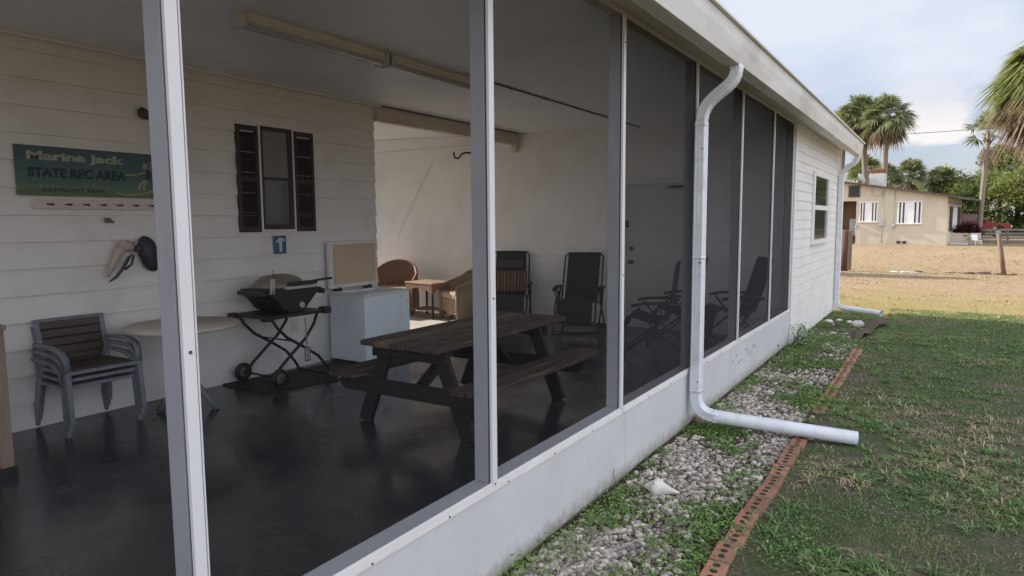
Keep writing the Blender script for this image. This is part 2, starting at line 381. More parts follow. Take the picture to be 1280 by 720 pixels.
gy = [-300,-60,-20,-6,-2,0] + lin(.5, 15, .12) + lin(15, 40, 1.2) + [44,50,60,80,110,160,260,500,900,1500]
V = np.array([(x,y,gz(x,y)) for y in gy for x in gx]); nx = len(gx)
F = np.array([(j*nx+i, j*nx+i+1, (j+1)*nx+i+1, (j+1)*nx+i) for j in range(len(gy)-1) for i in range(nx-1)])
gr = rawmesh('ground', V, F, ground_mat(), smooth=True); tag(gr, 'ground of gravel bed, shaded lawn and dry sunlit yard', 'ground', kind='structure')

M['concrete'] = mat('pale_concrete', (.58,.55,.51), .85, (.48,.46,.42), 3, bump=.1, bscale=30)
tag(MB().box((-8.7,5.89,-.35),(-4.32,9.0,-.002)).build('passage_floor', M['concrete']), 'pale concrete floor of the open passage behind the porch', 'floor', kind='structure')
fl = MB(); fl.box((-4.318,-.46,-.35),(-.096,9.0,0)).build('porch_floor', M['floor'])
tag(bpy.data.objects['porch_floor'], 'dark grey painted porch floor', 'floor', kind='structure')

# ------------------------------------------------------------------ main house
def siding(name, m, parent, o, u, n, L, z0, z1, h, lip, core=.08):
    mb = MB(); o, u, n = Vector(o), Vector(u), Vector(n)
    Z = lambda p, z: Vector((p.x,p.y,z))
    z = z0; k = 0
    while z < z1-1e-4:
        t = min(z+h, z1); f = (t-z)/h
        a0 = Z(o,z)+n*lip; b0 = Z(o+u*L,z)+n*lip
        top = lip+(.003-lip)*f
        a1 = Z(o,t)+n*top; b1 = Z(o+u*L,t)+n*top
        ia = Z(o,z)+n*.0; ib = Z(o+u*L,z)+n*.0
        ja = Z(o,t)+n*.0; jb = Z(o+u*L,t)+n*.0
        mb.add([a0,b0,b1,a1,ia,ib,jb,ja], [(0,1,2,3),(4,5,1,0),(0,3,7,4),(1,5,6,2)])
        z = t
    c = [Z(o,z0),Z(o+u*L,z0),Z(o+u*L,z0)-n*core,Z(o,z0)-n*core]; d = [Z(p,z1) for p in c]
    mb.add(c+d, [(0,1,2,3),(4,5,6,7),(1,2,6,5),(2,3,7,6),(3,0,4,7)])
    return mb.build(name, m, parent, fix=False)

def zc(x): return 2.755-.035*x      # underside of the roof
house = thing('house', 'long white house with siding walls, low roof and eaves gutter beside the gravel', 'house', (0,9,0))
hp = MB
def H_(o):                              # parts are given in world coordinates
    o.parent = house; o.matrix_parent_inverse = Matrix.Translation((0,-9,0)); return o
H_(siding('back_wall', M['siding'], None, (-4.13,-.46,0), (0,1,0), (1,0,0), 6.35, .0, 2.90, .2, .026))
H_(MB().box((-8.55,5.78,0),(-4.215,5.885,2.9)).build('passage_wall', M['vinyl_in']))
H_(MB().box((-8.6,-.46,-.2),(-8.5,5.78,2.75)).build('outer_wall', M['vinyl']))
H_(siding('far_wall', M['vinyl_in'], None, (-8.5,9.0,0), (1,0,0), (0,-1,0), 8.4, 0, 2.775, .125, .018))
H_(MB().prism([(-8.5,2.776),(-.1,2.776),(-.1,zc(-.1)),(-8.5,zc(-8.5)-.005)], 8.995, 9.08).build('gable_wall', M['vinyl_in']))
H_(siding('side_wall', M['vinyl'], None, (0,9.135,-.12), (0,1,0), (1,0,0), 4.165, -.10, 2.75, .125, .012))
H_(MB().prism([(-8.5,-.2),(-.01,-.2),(-.01,2.74),(-8.5,3.09)], 13.22, 13.3).build('end_wall', M['vinyl']))
H_(MB().box((-8.6,9.1,-.2),(-8.5,13.2,2.75)).build('outer_wall', M['vinyl']))
H_(MB().box((-.03,13.27,-.15),(.022,13.325,2.75)).build('corner_trim', M['trim'], bevel=.003)); H_(MB().box((.0,9.052,-.1),(.018,9.134,2.75)).build('corner_trim', M['trim'], bevel=.003))
H_(MB().prism([(-8.78,zc(-8.78)+.02),(.26,zc(.26)+.02),(.26,zc(.26)+.14),(-8.78,zc(-8.78)+.14)], -.46, 13.3).build('roof', M['roof']))
H_(MB().prism([(-8.7,zc(-8.7)),(.25,zc(.25)),(.25,zc(.25)+.018),(-8.7,zc(-8.7)+.018)], -.44, 13.28).build('ceiling', M['ceil']))
H_(MB().box((-8.82,-.46,2.44),(-8.78,13.3,3.22)).build('rear_fascia', M['trim']))  # unseen; deep drop shaped to limit the sun entering the passage
H_(MB().box((-4.14,5.89,2.715),(-4.04,8.97,2.893)).build('header_beam', M['beam'], bevel=.004))
H_(MB().box((-4.12,8.90,2.60),(-4.03,8.968,2.714)).build('beam_block', M['beam'], bevel=.004))
H_(MB().box((-4.035,-.4,2.872),(-4.0,5.9,2.894)).build('wall_cornice', M['siding']))
s_ = MB()
for y0, y1 in ((5.22,6.5),(6.5,7.4),(7.4,8.9)): s_.box((-2.02,y0+.01,zc(-2)-.012),(-1.99,y1-.01,zc(-2)-.003))
for y in (5.6,6.3,7.0,7.45): s_.ell((-2.0,y,zc(-2)-.014),(.02,.03,.008),8,4)
H_(s_.build('ceiling_seam', M['seam']))
s_ = MB(); s_.box((-4.035,5.9,2.880),(-4.02,8.95,2.897)); H_(s_.build('ceiling_seam', M['seam']))
for y in (.9,3.5): H_(MB().box((-4.0,y,zc(-2)-.004),(-.1,y+.012,zc(-2)+.0)).build('panel_joint', M['ceil']))
H_(MB().box((.23,-.46,2.625),(.254,13.3,2.86)).build('fascia', M['trim']))
g = MB(); g.prism([(.256,2.62),(.335,2.62),(.345,2.665),(.362,2.74),(.366,2.80),(.372,2.82),(.352,2.826),(.256,2.826)], -.46, 13.295)
H_(g.build('gutter', M['gutter'], bevel=.003))
H_(MB().box((.245,-.46,2.828),(.395,13.31,2.845)).build('drip_edge', M['trim']))
# upper flashing of the gutter seam drip marks
# porch-side window with shutters (in the back wall)
def window_in_wall():
    x = -4.13
    w = H_(MB().box((x+.005,4.262,1.44),(x+.048,4.282,2.50)).box((x+.005,4.668,1.44),(x+.048,4.684,2.50)).box((x+.005,4.282,1.44),(x+.045,4.668,1.462)).box((x+.005,4.282,2.482),(x+.045,4.668,2.50)).build('window', M['siding'], bevel=.002))
    MB().box((x+.004,4.31,1.97),(x+.03,4.63,2.45)).build('upper_pane', M['curtain'], w)
    MB().box((x+.004,4.31,1.49),(x+.034,4.63,1.965)).build('lower_pane', M['glass_dark'], w)
    sh = MB()
    for a, b in ((4.284,4.312),(4.612,4.666)): sh.box((x+.01,a,1.464),(x+.042,b,2.48))
    for a, b in ((1.955,1.985),(2.44,2.48),(1.464,1.515)): sh.box((x+.01,4.312,a),(x+.041,4.612,b))
    sh.build('sash', M['shutter'], w)
    for o in w.children: o.matrix_parent_inverse = Matrix()
    for y0, y1 in ((4.02,4.257),(4.690,4.945)):
        s = MB(); s.box((x+.012,y0,1.44),(x+.045,y0+.035,2.47)).box((x+.012,y1-.035,1.44),(x+.045,y1,2.47))
        for z in (1.44,1.93,2.42): s.box((x+.012,y0+.035,z),(x+.044,y1-.035,z+.05))
        z = 1.49
        while z < 2.41:
            s.hexa([(x+.012,y0+.035,z),(x+.042,y0+.035,z),(x+.042,y1-.035,z),(x+.012,y1-.035,z),(x+.012,y0+.035,z+.03),(x+.02,y0+.035,z+.03),(x+.02,y1-.035,z+.03),(x+.012,y1-.035,z+.03)]); z += .028
        H_(s.build('shutter', M['shutter']))
window_in_wall()
# side window near the far corner
def side_window():
    x = .012
    w = H_(MB().box((x-.006,10.40,1.16),(x+.03,10.50,2.22)).box((x-.006,11.80,1.16),(x+.03,11.90,2.22)).box((x-.006,10.5,1.16),(x+.04,11.8,1.23)).box((x-.006,10.5,2.15),(x+.028,11.8,2.22)).box((x-.006,10.5,1.665),(x+.024,11.8,1.735)).build('window', M['trim'], bevel=.004))
    MB().box((x-.01,10.5,1.735),(x+.012,11.8,2.15)).build('upper_pane', M['gloss'], w)
    MB().box((x-.01,10.5,1.23),(x+.008,11.8,1.665)).build('lower_pane', M['glass_dark'], w)
M['gloss'] = mat('reflecting_glass', (.16,.15,.13), .03, (.22,.2,.17), 3, metal=.75)
side_window()
# far wall door
dr = H_(MB().box((-2.2,8.95,.02),(-1.31,8.982,2.03)).build('door', M['door'] if 'door' in M else mat('door_paint', (.60,.59,.57), .5, (.55,.54,.52), 3), bevel=.003))
fr = MB(); fr.box((-2.27,8.94,0),(-2.205,8.985,2.10)).box((-1.305,8.94,0),(-1.24,8.985,2.10)).box((-2.205,8.94,2.035),(-1.305,8.985,2.10)); fr.build('frame', M['trim'], dr)
k = MB(); k.lathe([(.03,0),(.03,-.012),(.012,-.02),(.012,-.04),(.028,-.05),(.03,-.07),(.018,-.082)], (-2.12,8.95,.94), 'y', 14); k.build('knob', M['metal_dark'], dr)
k = MB(); k.lathe([(.03,0),(.03,-.02),(.022,-.028)], (-2.12,8.95,1.13), 'y', 14); k.build('deadbolt', M['metal_dark'], dr)
k = MB(); k.box((-2.205,8.925,1.43),(-2.165,8.949,1.53)); k.build('latch_box', M['blk'], dr, bevel=.004)
k = MB(); k.box((-1.55,8.90,1.965),(-1.36,8.948,2.0)).bar((-1.45,8.90,1.98),(-1.6,8.87,1.975),.02,.015); k.build('door_closer', M['blk'], dr)
# downspouts
def downspout(y, pts, ribs):
    prof = []
    w, h, r = .041, .046, .012
    for cx, cy, a0 in ((w-r,h-r,0),(-w+r,h-r,90),(-w+r,-h+r,180),(w-r,-h+r,270)):
        for a in (0,30,60,90): prof.append((cx+r*math.cos(R(a0+a)), cy+r*math.sin(R(a0+a))))
    w_ = []
    for q in range(len(prof)):
        a, b = prof[q], prof[(q+1)%len(prof)]; w_.append(a); l = math.hypot(b[0]-a[0],b[1]-a[1])
        if l > .02:
            nx_, ny_ = -(b[1]-a[1])/l, (b[0]-a[0])/l
            for f, dd in ((.16,0),(.24,.0032),(.32,0),(.46,0),(.54,.0032),(.62,0),(.72,0),(.80,.0032),(.88,0)): w_.append((a[0]+(b[0]-a[0])*f+nx_*dd, a[1]+(b[1]-a[1])*f+ny_*dd))
    prof = w_
    P = []; S = []
    for i in range(len(pts)-1):
        a, b, curved = Vector(pts[i][0]), Vector(pts[i+1][0]), pts[i][1]
        n = curved
        for k in range(n): P.append(a.lerp(b, k/n))
    P.append(Vector(pts[-1][0]))
    return P, prof
def bez(a, b, c, d, n):
    a,b,c,d = map(Vector,(a,b,c,d))
    return [a*(1-t)**3+3*b*t*(1-t)**2+3*c*t*t*(1-t)+d*t**3 for t in [i/n for i in range(n+1)]]
_, PROF = downspout(0, [((0,0,0),1),((0,0,1),1)], 0)
def make_downspout(y, zb, end):
    path = [(.305,y,2.625)] + bez((.305,y,2.60),(.305,y,2.44),(.062,y,2.46),(.062,y,2.24),24) 
    straight = [(.062,y,1.2),(.062,y,1.19),(.062,y,zb+.2)]
    e = Vector(end); st = Vector((.062,y,zb)); hd = (Vector((e.x,e.y,zb))-st).normalized()
    low = bez((.062,y,zb+.2),(.062,y,zb+.07),st+hd*.02+Vector((0,0,.012)),st+hd*.17,18)
    full = path+straight+low[1:]
    sc_ = []
    for i, p in enumerate(full):
        curved = (1 <= i <= 25) or i > len(full)-19
        sc_.append((1.0 if i % 2 else .90) if curved else 1)
    mb = MB(); mb.sweep(full, PROF, up=(0,1,0), scale=sc_)
    o = H_(mb.build('downspout', M['down']))
    last = full[-1]
    q = MB(); d = (e-last); n = d.normalized()
    q.tube([last-n*.04, last-n*.02, last+n*.1, e], .050, 20, cap=False, scale=[.96,1,1,1]); q.tube([e, e-n*.30], .046, 20, cap=False)
    ring = MB(); 
    eo = q.build('extension_pipe', M['down'], o, fix=False); eo.matrix_parent_inverse = Matrix()
    inn = MB(); inn.tube([e-n*.10,e-n*.09], .0455, 20); inn.build('pipe_hollow', M['husk'], o)
    for z in (2.215,.215): MB().sweep([(.062,y,z),(.062,y,z+.022)], [(x*1.04,yy*1.04) for x,yy in PROF], up=(0,1,0)).build('joint_sleeve', M['down'], o)
    MB().sweep([(.062,y,1.235),(.062,y,1.255)], [(x*1.035,yy*1.035) for x,yy in PROF], up=(0,1,0)).build('joint_sleeve', M['down'], o)
    for z in (2.05,1.21,.30):
        b = MB(); b.lathe([(.006,0),(.006,-.004)], (.085,y-.0465,z), 'y', 8); b.build('screw', M['screw'], o)
    return o
make_downspout(5.0, .03, (1.16,5.22,-.03))
make_downspout(13.12, -.04, (.80,12.70,-.055))

# ------------------------------------------------------------------ screened porch front
porch = thing('screen_porch_front', 'white aluminium porch front with dark insect screens above a white kick panel', 'screen porch', (0,0,-.08))
def P_(o): o.parent = porch; o.matrix_parent_inverse = Matrix.Translation((0,0,.08)); return o
PY = [-.42,.947,2.313,3.69,5.07,6.44,7.82]
PW = .042
P_(MB().box((-.02,-.46,-.055),(-.003,9.05,.35)).box((-.095,-.46,-.2),(-.022,9.05,.352)).build('kick_panel', M['kick']))
P_(MB().box((-.006,-.46,.351),(.004,9.05,.392)).box((-.006,-.46,.345),(.001,9.05,.3505)).build('panel_cap', M['trim'], bevel=.002))
for y in (1.15,3.78,6.22): P_(MB().box((-.0032,y,-.05),(-.0022,y+.004,.344)).build('panel_seam', M['ngrey']))
for k_ in range(9):
    y = 6.35+k_*.11+random.uniform(-.03,.03); z = .17+.05*math.sin(k_*1.9); d_ = random.uniform(-.05,.05)
    P_(MB().tube([(-.0024,y,z),(-.0024,y+d_,z+.03),(-.0024,y+.05+d_,z+random.uniform(.0,.06))],.0022,5).build('scuff_mark', M['screw']))
P_(MB().box((-.095,-.46,.353),(-.016,9.05,.388)).build('sill', M['alu_shade'], bevel=.003))
for i, y in enumerate(PY):
    dpt = .09 if i < 6 else .03
    b = MB(); b.box((-dpt,y,.389),(-.018,y+PW,2.708)).build('post', M['alu_shade'], bevel=.002); P_(C.objects[-1])
    f = MB(); f.box((-.0175,y+.004,.3895),(-.009,y+PW-.004,2.712))
    P_(f.build('spline_groove', M['screw']))
    f = MB(); f.box((-.0085,y+.0005,.375),(.006,y+PW-.009,2.712)).box((-.0085,y+PW-.005,.375),(.003,y+PW,2.712))
    P_(f.build('post_cover', M['alu'], bevel=.0015))
    for z in (.385,1.2,2.55):
        s = MB(); s.lathe([(.005,0),(.004,.003)], (.006,y+.018,z), 'x', 8); P_(s.build('screw', M['screw']))
P_(MB().box((-.09,9.0,-.1),(-.002,9.05,2.71)).build('post', M['alu'], bevel=.002))
P_(MB().box((-.09,-.46,2.71),(.012,9.05,2.752)).box((-.018,-.46,2.705),(.016,9.05,2.722)).box((.013,-.46,2.725),(.20,9.05,2.745)).build('beam', M['beam'], bevel=.003))
ys = [y for y in PY]+[9.0]
for a, b in zip(ys[:-1], ys[1:]):
    y0 = a+(PW if a in PY else 0)
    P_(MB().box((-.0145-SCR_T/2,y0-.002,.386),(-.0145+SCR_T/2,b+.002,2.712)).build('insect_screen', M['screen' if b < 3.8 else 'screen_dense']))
yy = 1.15; 
while yy < 9:
    s = MB(); s.lathe([(.0045,0),(.004,.003)], (.004,yy,.358), 'x', 8); P_(s.build('screw', M['screw'])); yy += .43
# unseen porch end behind the camera, screened above the panel to let light in
P_(MB().box((-4.1,-.46,-.2),(-.096,-.422,.35)).build('kick_panel', M['kick']))
P_(MB().box((-4.1,-.44,.351),(-.096,-.436,2.74)).build('insect_screen', M['screen']))

# ------------------------------------------------------------------ things in the porch
WX = -4.104      # face of the back wall
# sign
def text(body, size, name, m, parent, loc, width=None, bold=0, shear=0, hgt=None):
    cu = bpy.data.curves.new('t','FONT'); cu.body = body; cu.size = size; cu.offset = bold; cu.shear = shear; cu.extrude = .0006; cu.resolution_u = 3
    ob = bpy.data.objects.new('t', cu); C.objects.link(ob); bpy.context.view_layer.update()
    me = bpy.data.meshes.new_from_object(ob.evaluated_get(bpy.context.evaluated_depsgraph_get())); bpy.data.objects.remove(ob)
    co = np.zeros(len(me.vertices)*3); me.vertices.foreach_get('co', co); co = co.reshape(-1,3)
    co[:,0] -= co[:,0].min(); co[:,1] -= co[:,1].min()
    if width: co[:,0] *= width/co[:,0].max()
    if hgt: co[:,1] *= hgt/co[:,1].max()
    w = np.stack([co[:,2], co[:,0], co[:,1]],1)
    me.vertices.foreach_set('co', w.ravel()); me.update(); me.materials.clear(); me.materials.append(m); me.name = name
    o = bpy.data.objects.new(name, me); C.objects.link(o); o.parent = parent; o.location = loc
    return o
sg = thing('sign', 'long faded sea green sign reading Marina Jack STATE REC AREA with a water skier', 'sign', (WX+.012,2.185,1.745), R(0))
MB().box((-.010,0,0),(.006,1.06,.368)).build('board', M['sign_bg'], sg, bevel=.002)
text('Marina Jack', .1, 'lettering', M['cream'], sg, (.0075,.075,.245), .70, .0045, hgt=.085)
text('STATE REC AREA', .1, 'lettering', M['navy'], sg, (.0075,.075,.135), .71, .005, hgt=.075)
text('BAYFRONT PARK', .1, 'lettering', M['navy'], sg, (.0075,.16,.028), .46, .001, .25, hgt=.032)
sk = MB()
def stroke(pts, w, x=.007):
    sk.sweep([(x,p[0],p[1]) for p in pts], [(w/2,-.0008),(w/2,.0008),(-w/2,.0008),(-w/2,-.0008)], up=(1,0,0), smooth=False)
stroke([(.955,.215),(.86,.19),(.78,.185)],.011); stroke([(.945,.15),(.90,.115),(.88,.07)],.022); stroke([(.965,.15),(.93,.10),(.925,.06)],.02)
stroke([(.70,.035),(.80,.02),(.93,.035),(1.02,.075)],.014); sk.ell((.007,.945,.262),(.001,.022,.026),12,6)
stroke([(.985,.225),(.995,.27),(.99,.305)],.01)
sk.build('skier_figure', M['skin'], sg)
sk = MB(); stroke([(.965,.232),(.975,.19),(.955,.145)],.038); sk.build('skier_suit', M['navy'], sg)
# hook rail under the sign
hr = thing('hook_rail', 'narrow pinkish rail with seven dark hooks below the green sign', 'hook rail', (WX+.004,2.28,1.645))
MB().box((-.003,0,0),(.016,.95,.072)).build('rail', M['siding_rail'] if 'siding_rail' in M else mat('rail_pink', (.68,.60,.56), .6, (.62,.55,.51), 5), hr, bevel=.003)
for k_ in range(7):
    h = MB(); y = .09+k_*.128
    h.box((.0165,y,.03),(.02,y+.05,.042)).tube([(.02,y+.025,.036),(.045,y+.025,.030),(.05,y+.025,.044)],.005,6); h.build('hook', M['brown_orn'], hr)
mo = MB(); mo.ell((0,0,0),(.008,.03,.02),8,5,.4).ell((.005,.03,-.012),(.006,.02,.012),8,4,.4)
o = mo.build('moth_ornament', mat('ornament_olive', (.22,.17,.08), .8), None); o.location = (WX+.02,2.80,1.56); tag(o, 'tiny olive brown moth shaped ornament below the hook rail', 'ornament')
# pelican wall ornament: head turned down, long bill against the wall
pl = thing('pelican_ornament', 'cream carved pelican head with long dark bill hung on the siding', 'wall ornament', (WX+.01,2.76,1.08))
h = MB(); h.tube([(.03,.0,.02),(.045,.045,.12),(.055,.085,.21),(.06,.12,.26)],.034,10,scale=[.25,.7,1.05,1.1])
h.ell((.06,.15,.262),(.042,.062,.045),14,8); h.tube([(.04,.10,.30),(.06,.15,.305),(.05,.215,.285)],.014,8)
h.build('head', M['pelican'], pl)
h = MB(); h.tube([(.085,.165,.19),(.082,.15,.17),(.075,.105,.09),(.05,.06,.02),(.03,.01,-.02)],.012,8,scale=[.8,1.1,1.2,1,.4]); h.tube([(.086,.17,.20),(.088,.19,.19),(.085,.17,.12),(.075,.12,.075)],.010,8); h.build('bill', M['pel_dark'], pl)
h = MB(); h.ell((.06,.245,.245),(.03,.034,.036),12,7,.1); h.build('tuft', M['pel_dark'], pl)
# dark oval mask / shell
om = MB(); 
om.ell((0,0,0),(.05,.085,.155),18,12,.05, Matrix.Rotation(R(16),3,'X'))
o = om.build('oval_shell', M['orn'], None); o.location = (WX+.03,3.115,1.275); tag(o, 'black oval shell hung beside the pelican head', 'wall ornament')
bo = MB(); bo.ell((0,0,0),(.03,.05,.045),10,6,.35).ell((.012,.035,-.01),(.03,.045,.038),10,6,.4).ell((.01,-.02,.02),(.02,.03,.03),8,5,.3)
o = bo.build('carved_ornament', M['brown_orn'], None); o.location = (WX+.03,3.14,2.445); tag(o, 'small dark brown carved ornament high above the sign', 'wall ornament')
# poster under the window
ps = thing('poster', 'small blue poster with a white palm shape below the porch window', 'poster', (WX+.006,4.40,1.215))
MB().box((-.004,0,0),(.002,.15,.185)).build('sheet', M['blue'], ps)
pw = MB(); pw.box((.0025,.065,.02),(.0035,.10,.13)).prism([(.02,.12),(.07,.165),(.13,.15),(.135,.125),(.08,.135),(.05,.115)], .0025,.0035,'yz'); pw.build('white_shape', M['poster_w'], ps)

# stack of three armchairs
ch = thing('patio_chair', 'grey patio armchair with brown slatted back, topmost of the stack of three', 'chair', (-3.82,2.46,.11), 0, 'stacked patio armchairs')
def chair_parts(t):
    for s in (-1,1):
        y = s*.25
        a = MB(); a.bar((.24,y,.44),(.27,y*1.02,0),.035,.035,(1,0,0)); a.build('leg', M['chair_frame'], t, bevel=.004)
        a = MB(); a.bar((-.18,y*.92,.42),(-.25,y,0),.035,.055,(1,0,0)); a.build('leg', M['chair_frame'], t, bevel=.004)
        a = MB(); a.sweep([(-.22,y*.98,.63),(-.08,y*1.05,.645),(.10,y*1.06,.635),(.20,y*1.04,.60),(.235,y*1.02,.55),(.24,y,.44)], [(.022,.012),(-.022,.012),(-.022,-.012),(.022,-.012)], up=(0,0,1)); a.build('armrest', M['chair_frame'], t)
        a = MB(); a.bar((-.17,y*.9,.42),(-.25,y*.92,.83),.035,.03,(1,0,0)); a.build('back_post', M['chair_frame'], t, bevel=.004)
    a = MB(); a.bar((.235,-.25,.43),(.235,.25,.43),.035,.03).bar((-.17,-.23,.42),(-.17,.23,.42),.03,.03).bar((-.18,-.235,.425),(.23,-.25,.43),.03,.03).bar((-.18,.235,.425),(.23,.25,.43),.03,.03)
    a.build('seat_frame', M['chair_frame'], t, bevel=.003)
    a = MB(); a.box((-.16,-.215,.43),(.215,.225,.452)); a.build('seat', M['slat'], t, bevel=.006)
    a = MB(); a.bar((-.252,-.25,.84),(-.252,.25,.84),.03,.028); a.build('top_rail', M['chair_frame'], t, bevel=.004)
    for k_ in range(4):
        z = .565+k_*.076; x = -.195-.052*(k_/3)
        a = MB(); a.bar((x,-.215,z),(x,.215,z),.022,.070,(-.15,0,1)); a.build('back_slat', M['slat'], t, bevel=.006)
chair_parts(ch)
ch.scale = (1,1,.83)
dup(ch, (-3.855,2.462,.055), 0, 'grey patio armchair with brown slatted back, middle of the stack of three', 'stacked patio armchairs')
dup(ch, (-3.885,2.458,0), 0, 'grey patio armchair with feet on the floor, lowest of the stack of three', 'stacked patio armchairs')

# round side table half behind the near post
rt = thing('round_table', 'round tan resin side table behind the nearest porch post', 'table', (-3.55,3.07,0))
a = MB(); a.lathe([(.40,.685),(.425,.69),(.43,.705),(.425,.72),(.0,.722)], seg=36); a.build('tabletop', M['tan_top'], rt)
for k_ in range(4):
    an = R(45+90*k_); c, s = math.cos(an), math.sin(an)
    a = MB(); a.tube([(.03*c,.03*s,.24),(.09*c,.09*s,.20),(.16*c,.16*s,.09),(.22*c,.22*s,.0)],.024,8,scale=[1,1.1,1.1,1.2]); a.build('leg', M['teal'], rt)
a = MB(); a.lathe([(.05,.18),(.055,.30),(.045,.5),(.06,.66),(.16,.684)], seg=20); a.build('pedestal', M['teal'], rt)

# pale wooden cabinet at the left edge of the view
cb = thing('wooden_cabinet', 'pale wooden cabinet with dark opening and dark plinth at the left edge', 'cabinet', (-3.1,1.68,0))
a = MB(); a.box((-.04,-.07,.06),(0,0,.90)).box((-.04,-.9,.06),(0,-.83,.90)).box((-.04,-.83,.83),(0,-.07,.90)); a.build('face_frame', M['palewood'], cb, bevel=.004)
a = MB(); a.box((-.5,-.02,.06),(-.042,0,.898)).box((-.5,-.9,.06),(-.042,-.88,.898)); a.build('side_panel', M['palewood'], cb)
a = MB(); a.box((-.49,-.875,.1),(-.05,-.025,.88)); a.build('interior', M['oldwood_dk'], cb)
a = MB(); a.box((-.48,-.9,0),(.02,.01,.058)); a.build('plinth', M['blk'], cb, bevel=.004)
a = MB(); a.box((-.5,-.91,.901),(.015,.01,.93)); a.build('top', M['palewood'], cb, bevel=.004)

# grill on its folding cart
gm = MB(); gm.add([(-4.08,3.74,.002),(-3.44,3.72,.002),(-3.16,5.0,.002),(-3.9,5.02,.002),(-4.08,3.74,.014),(-3.44,3.72,.014),(-3.16,5.0,.014),(-3.9,5.02,.014)],[(0,3,2,1),(4,5,6,7),(0,1,5,4),(1,2,6,5),(2,3,7,6),(3,0,4,7)])
o = gm.build('floor_mat', M['mat_dk'], None); tag(o, 'black mat under the grill against the wall', 'mat')
gl = thing('gas_grill', 'portable black gas grill with tan domed lid on a folding two wheeled cart', 'grill', (-3.74,4.18,.014))
for x in (-.24,.24):
    a = MB(); a.tube([(x,-.30,.64),(x,-.24,.55),(x,-.14,.45),(x,.04,.34),(x,.22,.22),(x,.33,.09),(x,.38,.0)],.015,8); a.build('leg', M['blk'], gl)
    a = MB(); a.tube([(x*.86,.26,.64),(x*.86,.21,.53),(x*.86,.10,.40),(x*.86,-.06,.28),(x*.86,-.20,.17),(x*.86,-.26,.09)],.015,8); a.build('leg', M['blk'], gl)
    a = MB(); xx = x*1.12
    w = MB(); w.lathe([(.05,-.018),(.082,-.02),(.088,-.01),(.088,.01),(.082,.02),(.05,.018)], (xx,-.26,.09), 'x', 22); wo = w.build('wheel', M['blk'], gl)
    hcap = MB(); hcap.lathe([(.048,-.021),(.055,0),(.048,.021)], (xx,-.26,.09), 'x', 18); hcap.build('hub', M['hubgrey'], wo)
MB().bar((-.29,-.26,.09),(.29,-.26,.09),.016,.016).build('axle', M['blk'], gl); MB().bar((-.24,.36,.012),(.24,.36,.012),.02,.02).build('foot_bar', M['blk'], gl); MB().bar((-.24,-.05,.40),(.24,-.05,.40),.012,.012).build('cross_bar', M['blk'], gl)
a = MB(); a.box((-.26,-.35,.635),(.26,.32,.668)).box((-.28,-.40,.625),(-.20,-.32,.675)).box((.20,-.40,.625),(.28,-.32,.675)).box((.18,.29,.625),(.29,.37,.69)).box((-.28,.29,.625),(-.18,.37,.69)); a.build('cart_shelf', M['blk'], gl, bevel=.012)
a = MB(); a.prism([(-.22,.80),(-.29,.85),(-.29,.90),(.27,.90),(.27,.85),(.20,.78),(.12,.70),(.07,.672),(-.08,.672),(-.14,.70)], -.22,.22,'yz')
o_ = a.build('firebox', M['blk'], gl, bevel=.012)
a = MB(); a.box((-.2,-.34,.845),(.2,-.292,.885)); a.build('side_shelf', M['blk'], gl, bevel=.01); MB().box((-.2,.275,.84),(.2,.34,.885)).box((-.22,.325,.82),(.22,.36,.87)).build('side_shelf', M['blk'], gl, bevel=.01)
a = MB(); 
for i in range(9): pass
prof = [(.325,.0),(.322,.03),(.30,.065),(.25,.097),(.17,.12),(.08,.13),(.0,.132)]
a.lathe(prof, (0,0,0), 'z', 30)
lo_ = a.build('lid', M['grill_lid'], gl); lo_.location = (0,-.02,.903); lo_.scale = (.70,.74,.95)
a = MB(); a.box((.2,-.12,.896),(.252,.22,.922)); a.build('lid_rim', M['grill_pale'], gl, bevel=.004)
a = MB(); a.box((.22,-.10,.93),(.275,.22,.965)).bar((.25,.2,.96),(.25,.42,.968),.022,.022); a.build('lid_handle', M['blk'], gl, bevel=.006)
a = MB(); a.lathe([(.016,0),(.03,.004),(.03,.012)], (.224,.06,.735), 'x', 14); a.build('control_knob', M['grill_pale'], gl)
# tools hanging on the grill
sp = thing('spatula', 'long steel spatula hanging below the grill shelf', 'spatula', (-3.46,4.24,.21))
a = MB(); a.bar((0,0,.13),(0,-.015,.42),.012,.006,(1,0,0)); a.build('handle', M['palewood'], sp)
a = MB()
for k_ in range(4): a.box((-.001,-.036+k_*.02,0),(.002,-.024+k_*.02,.11))
a.box((-.001,-.036,.0),(.002,.036,.012)).box((-.001,-.036,.11),(.002,.036,.135)); a.build('blade', M['chrome'], sp)
tg = MB(); tg.box((0,0,0),(.012,.075,.13)); o = tg.build('wooden_scraper', M['tan_top'], None, bevel=.004); o.location = (-3.48,4.08,.50); tag(o, 'small tan wooden scraper hanging under the grill shelf', 'scraper')
tn = thing('tongs', 'pair of tongs with wooden grips hooked on the left of the grill', 'tongs', (-3.52,3.90,.88))
a = MB(); a.tube([(0,0,0),(.01,.01,.14)],.011,8).tube([(0,.03,0),(.01,.03,.14)],.011,8); a.build('grip', M['tan_top'], tn)
a = MB(); a.tube([(.01,.01,.14),(.01,.0,.19),(.01,.02,.215),(.01,.035,.19),(.01,.03,.15)],.004,6); a.build('wire_loop', M['chrome'], tn)

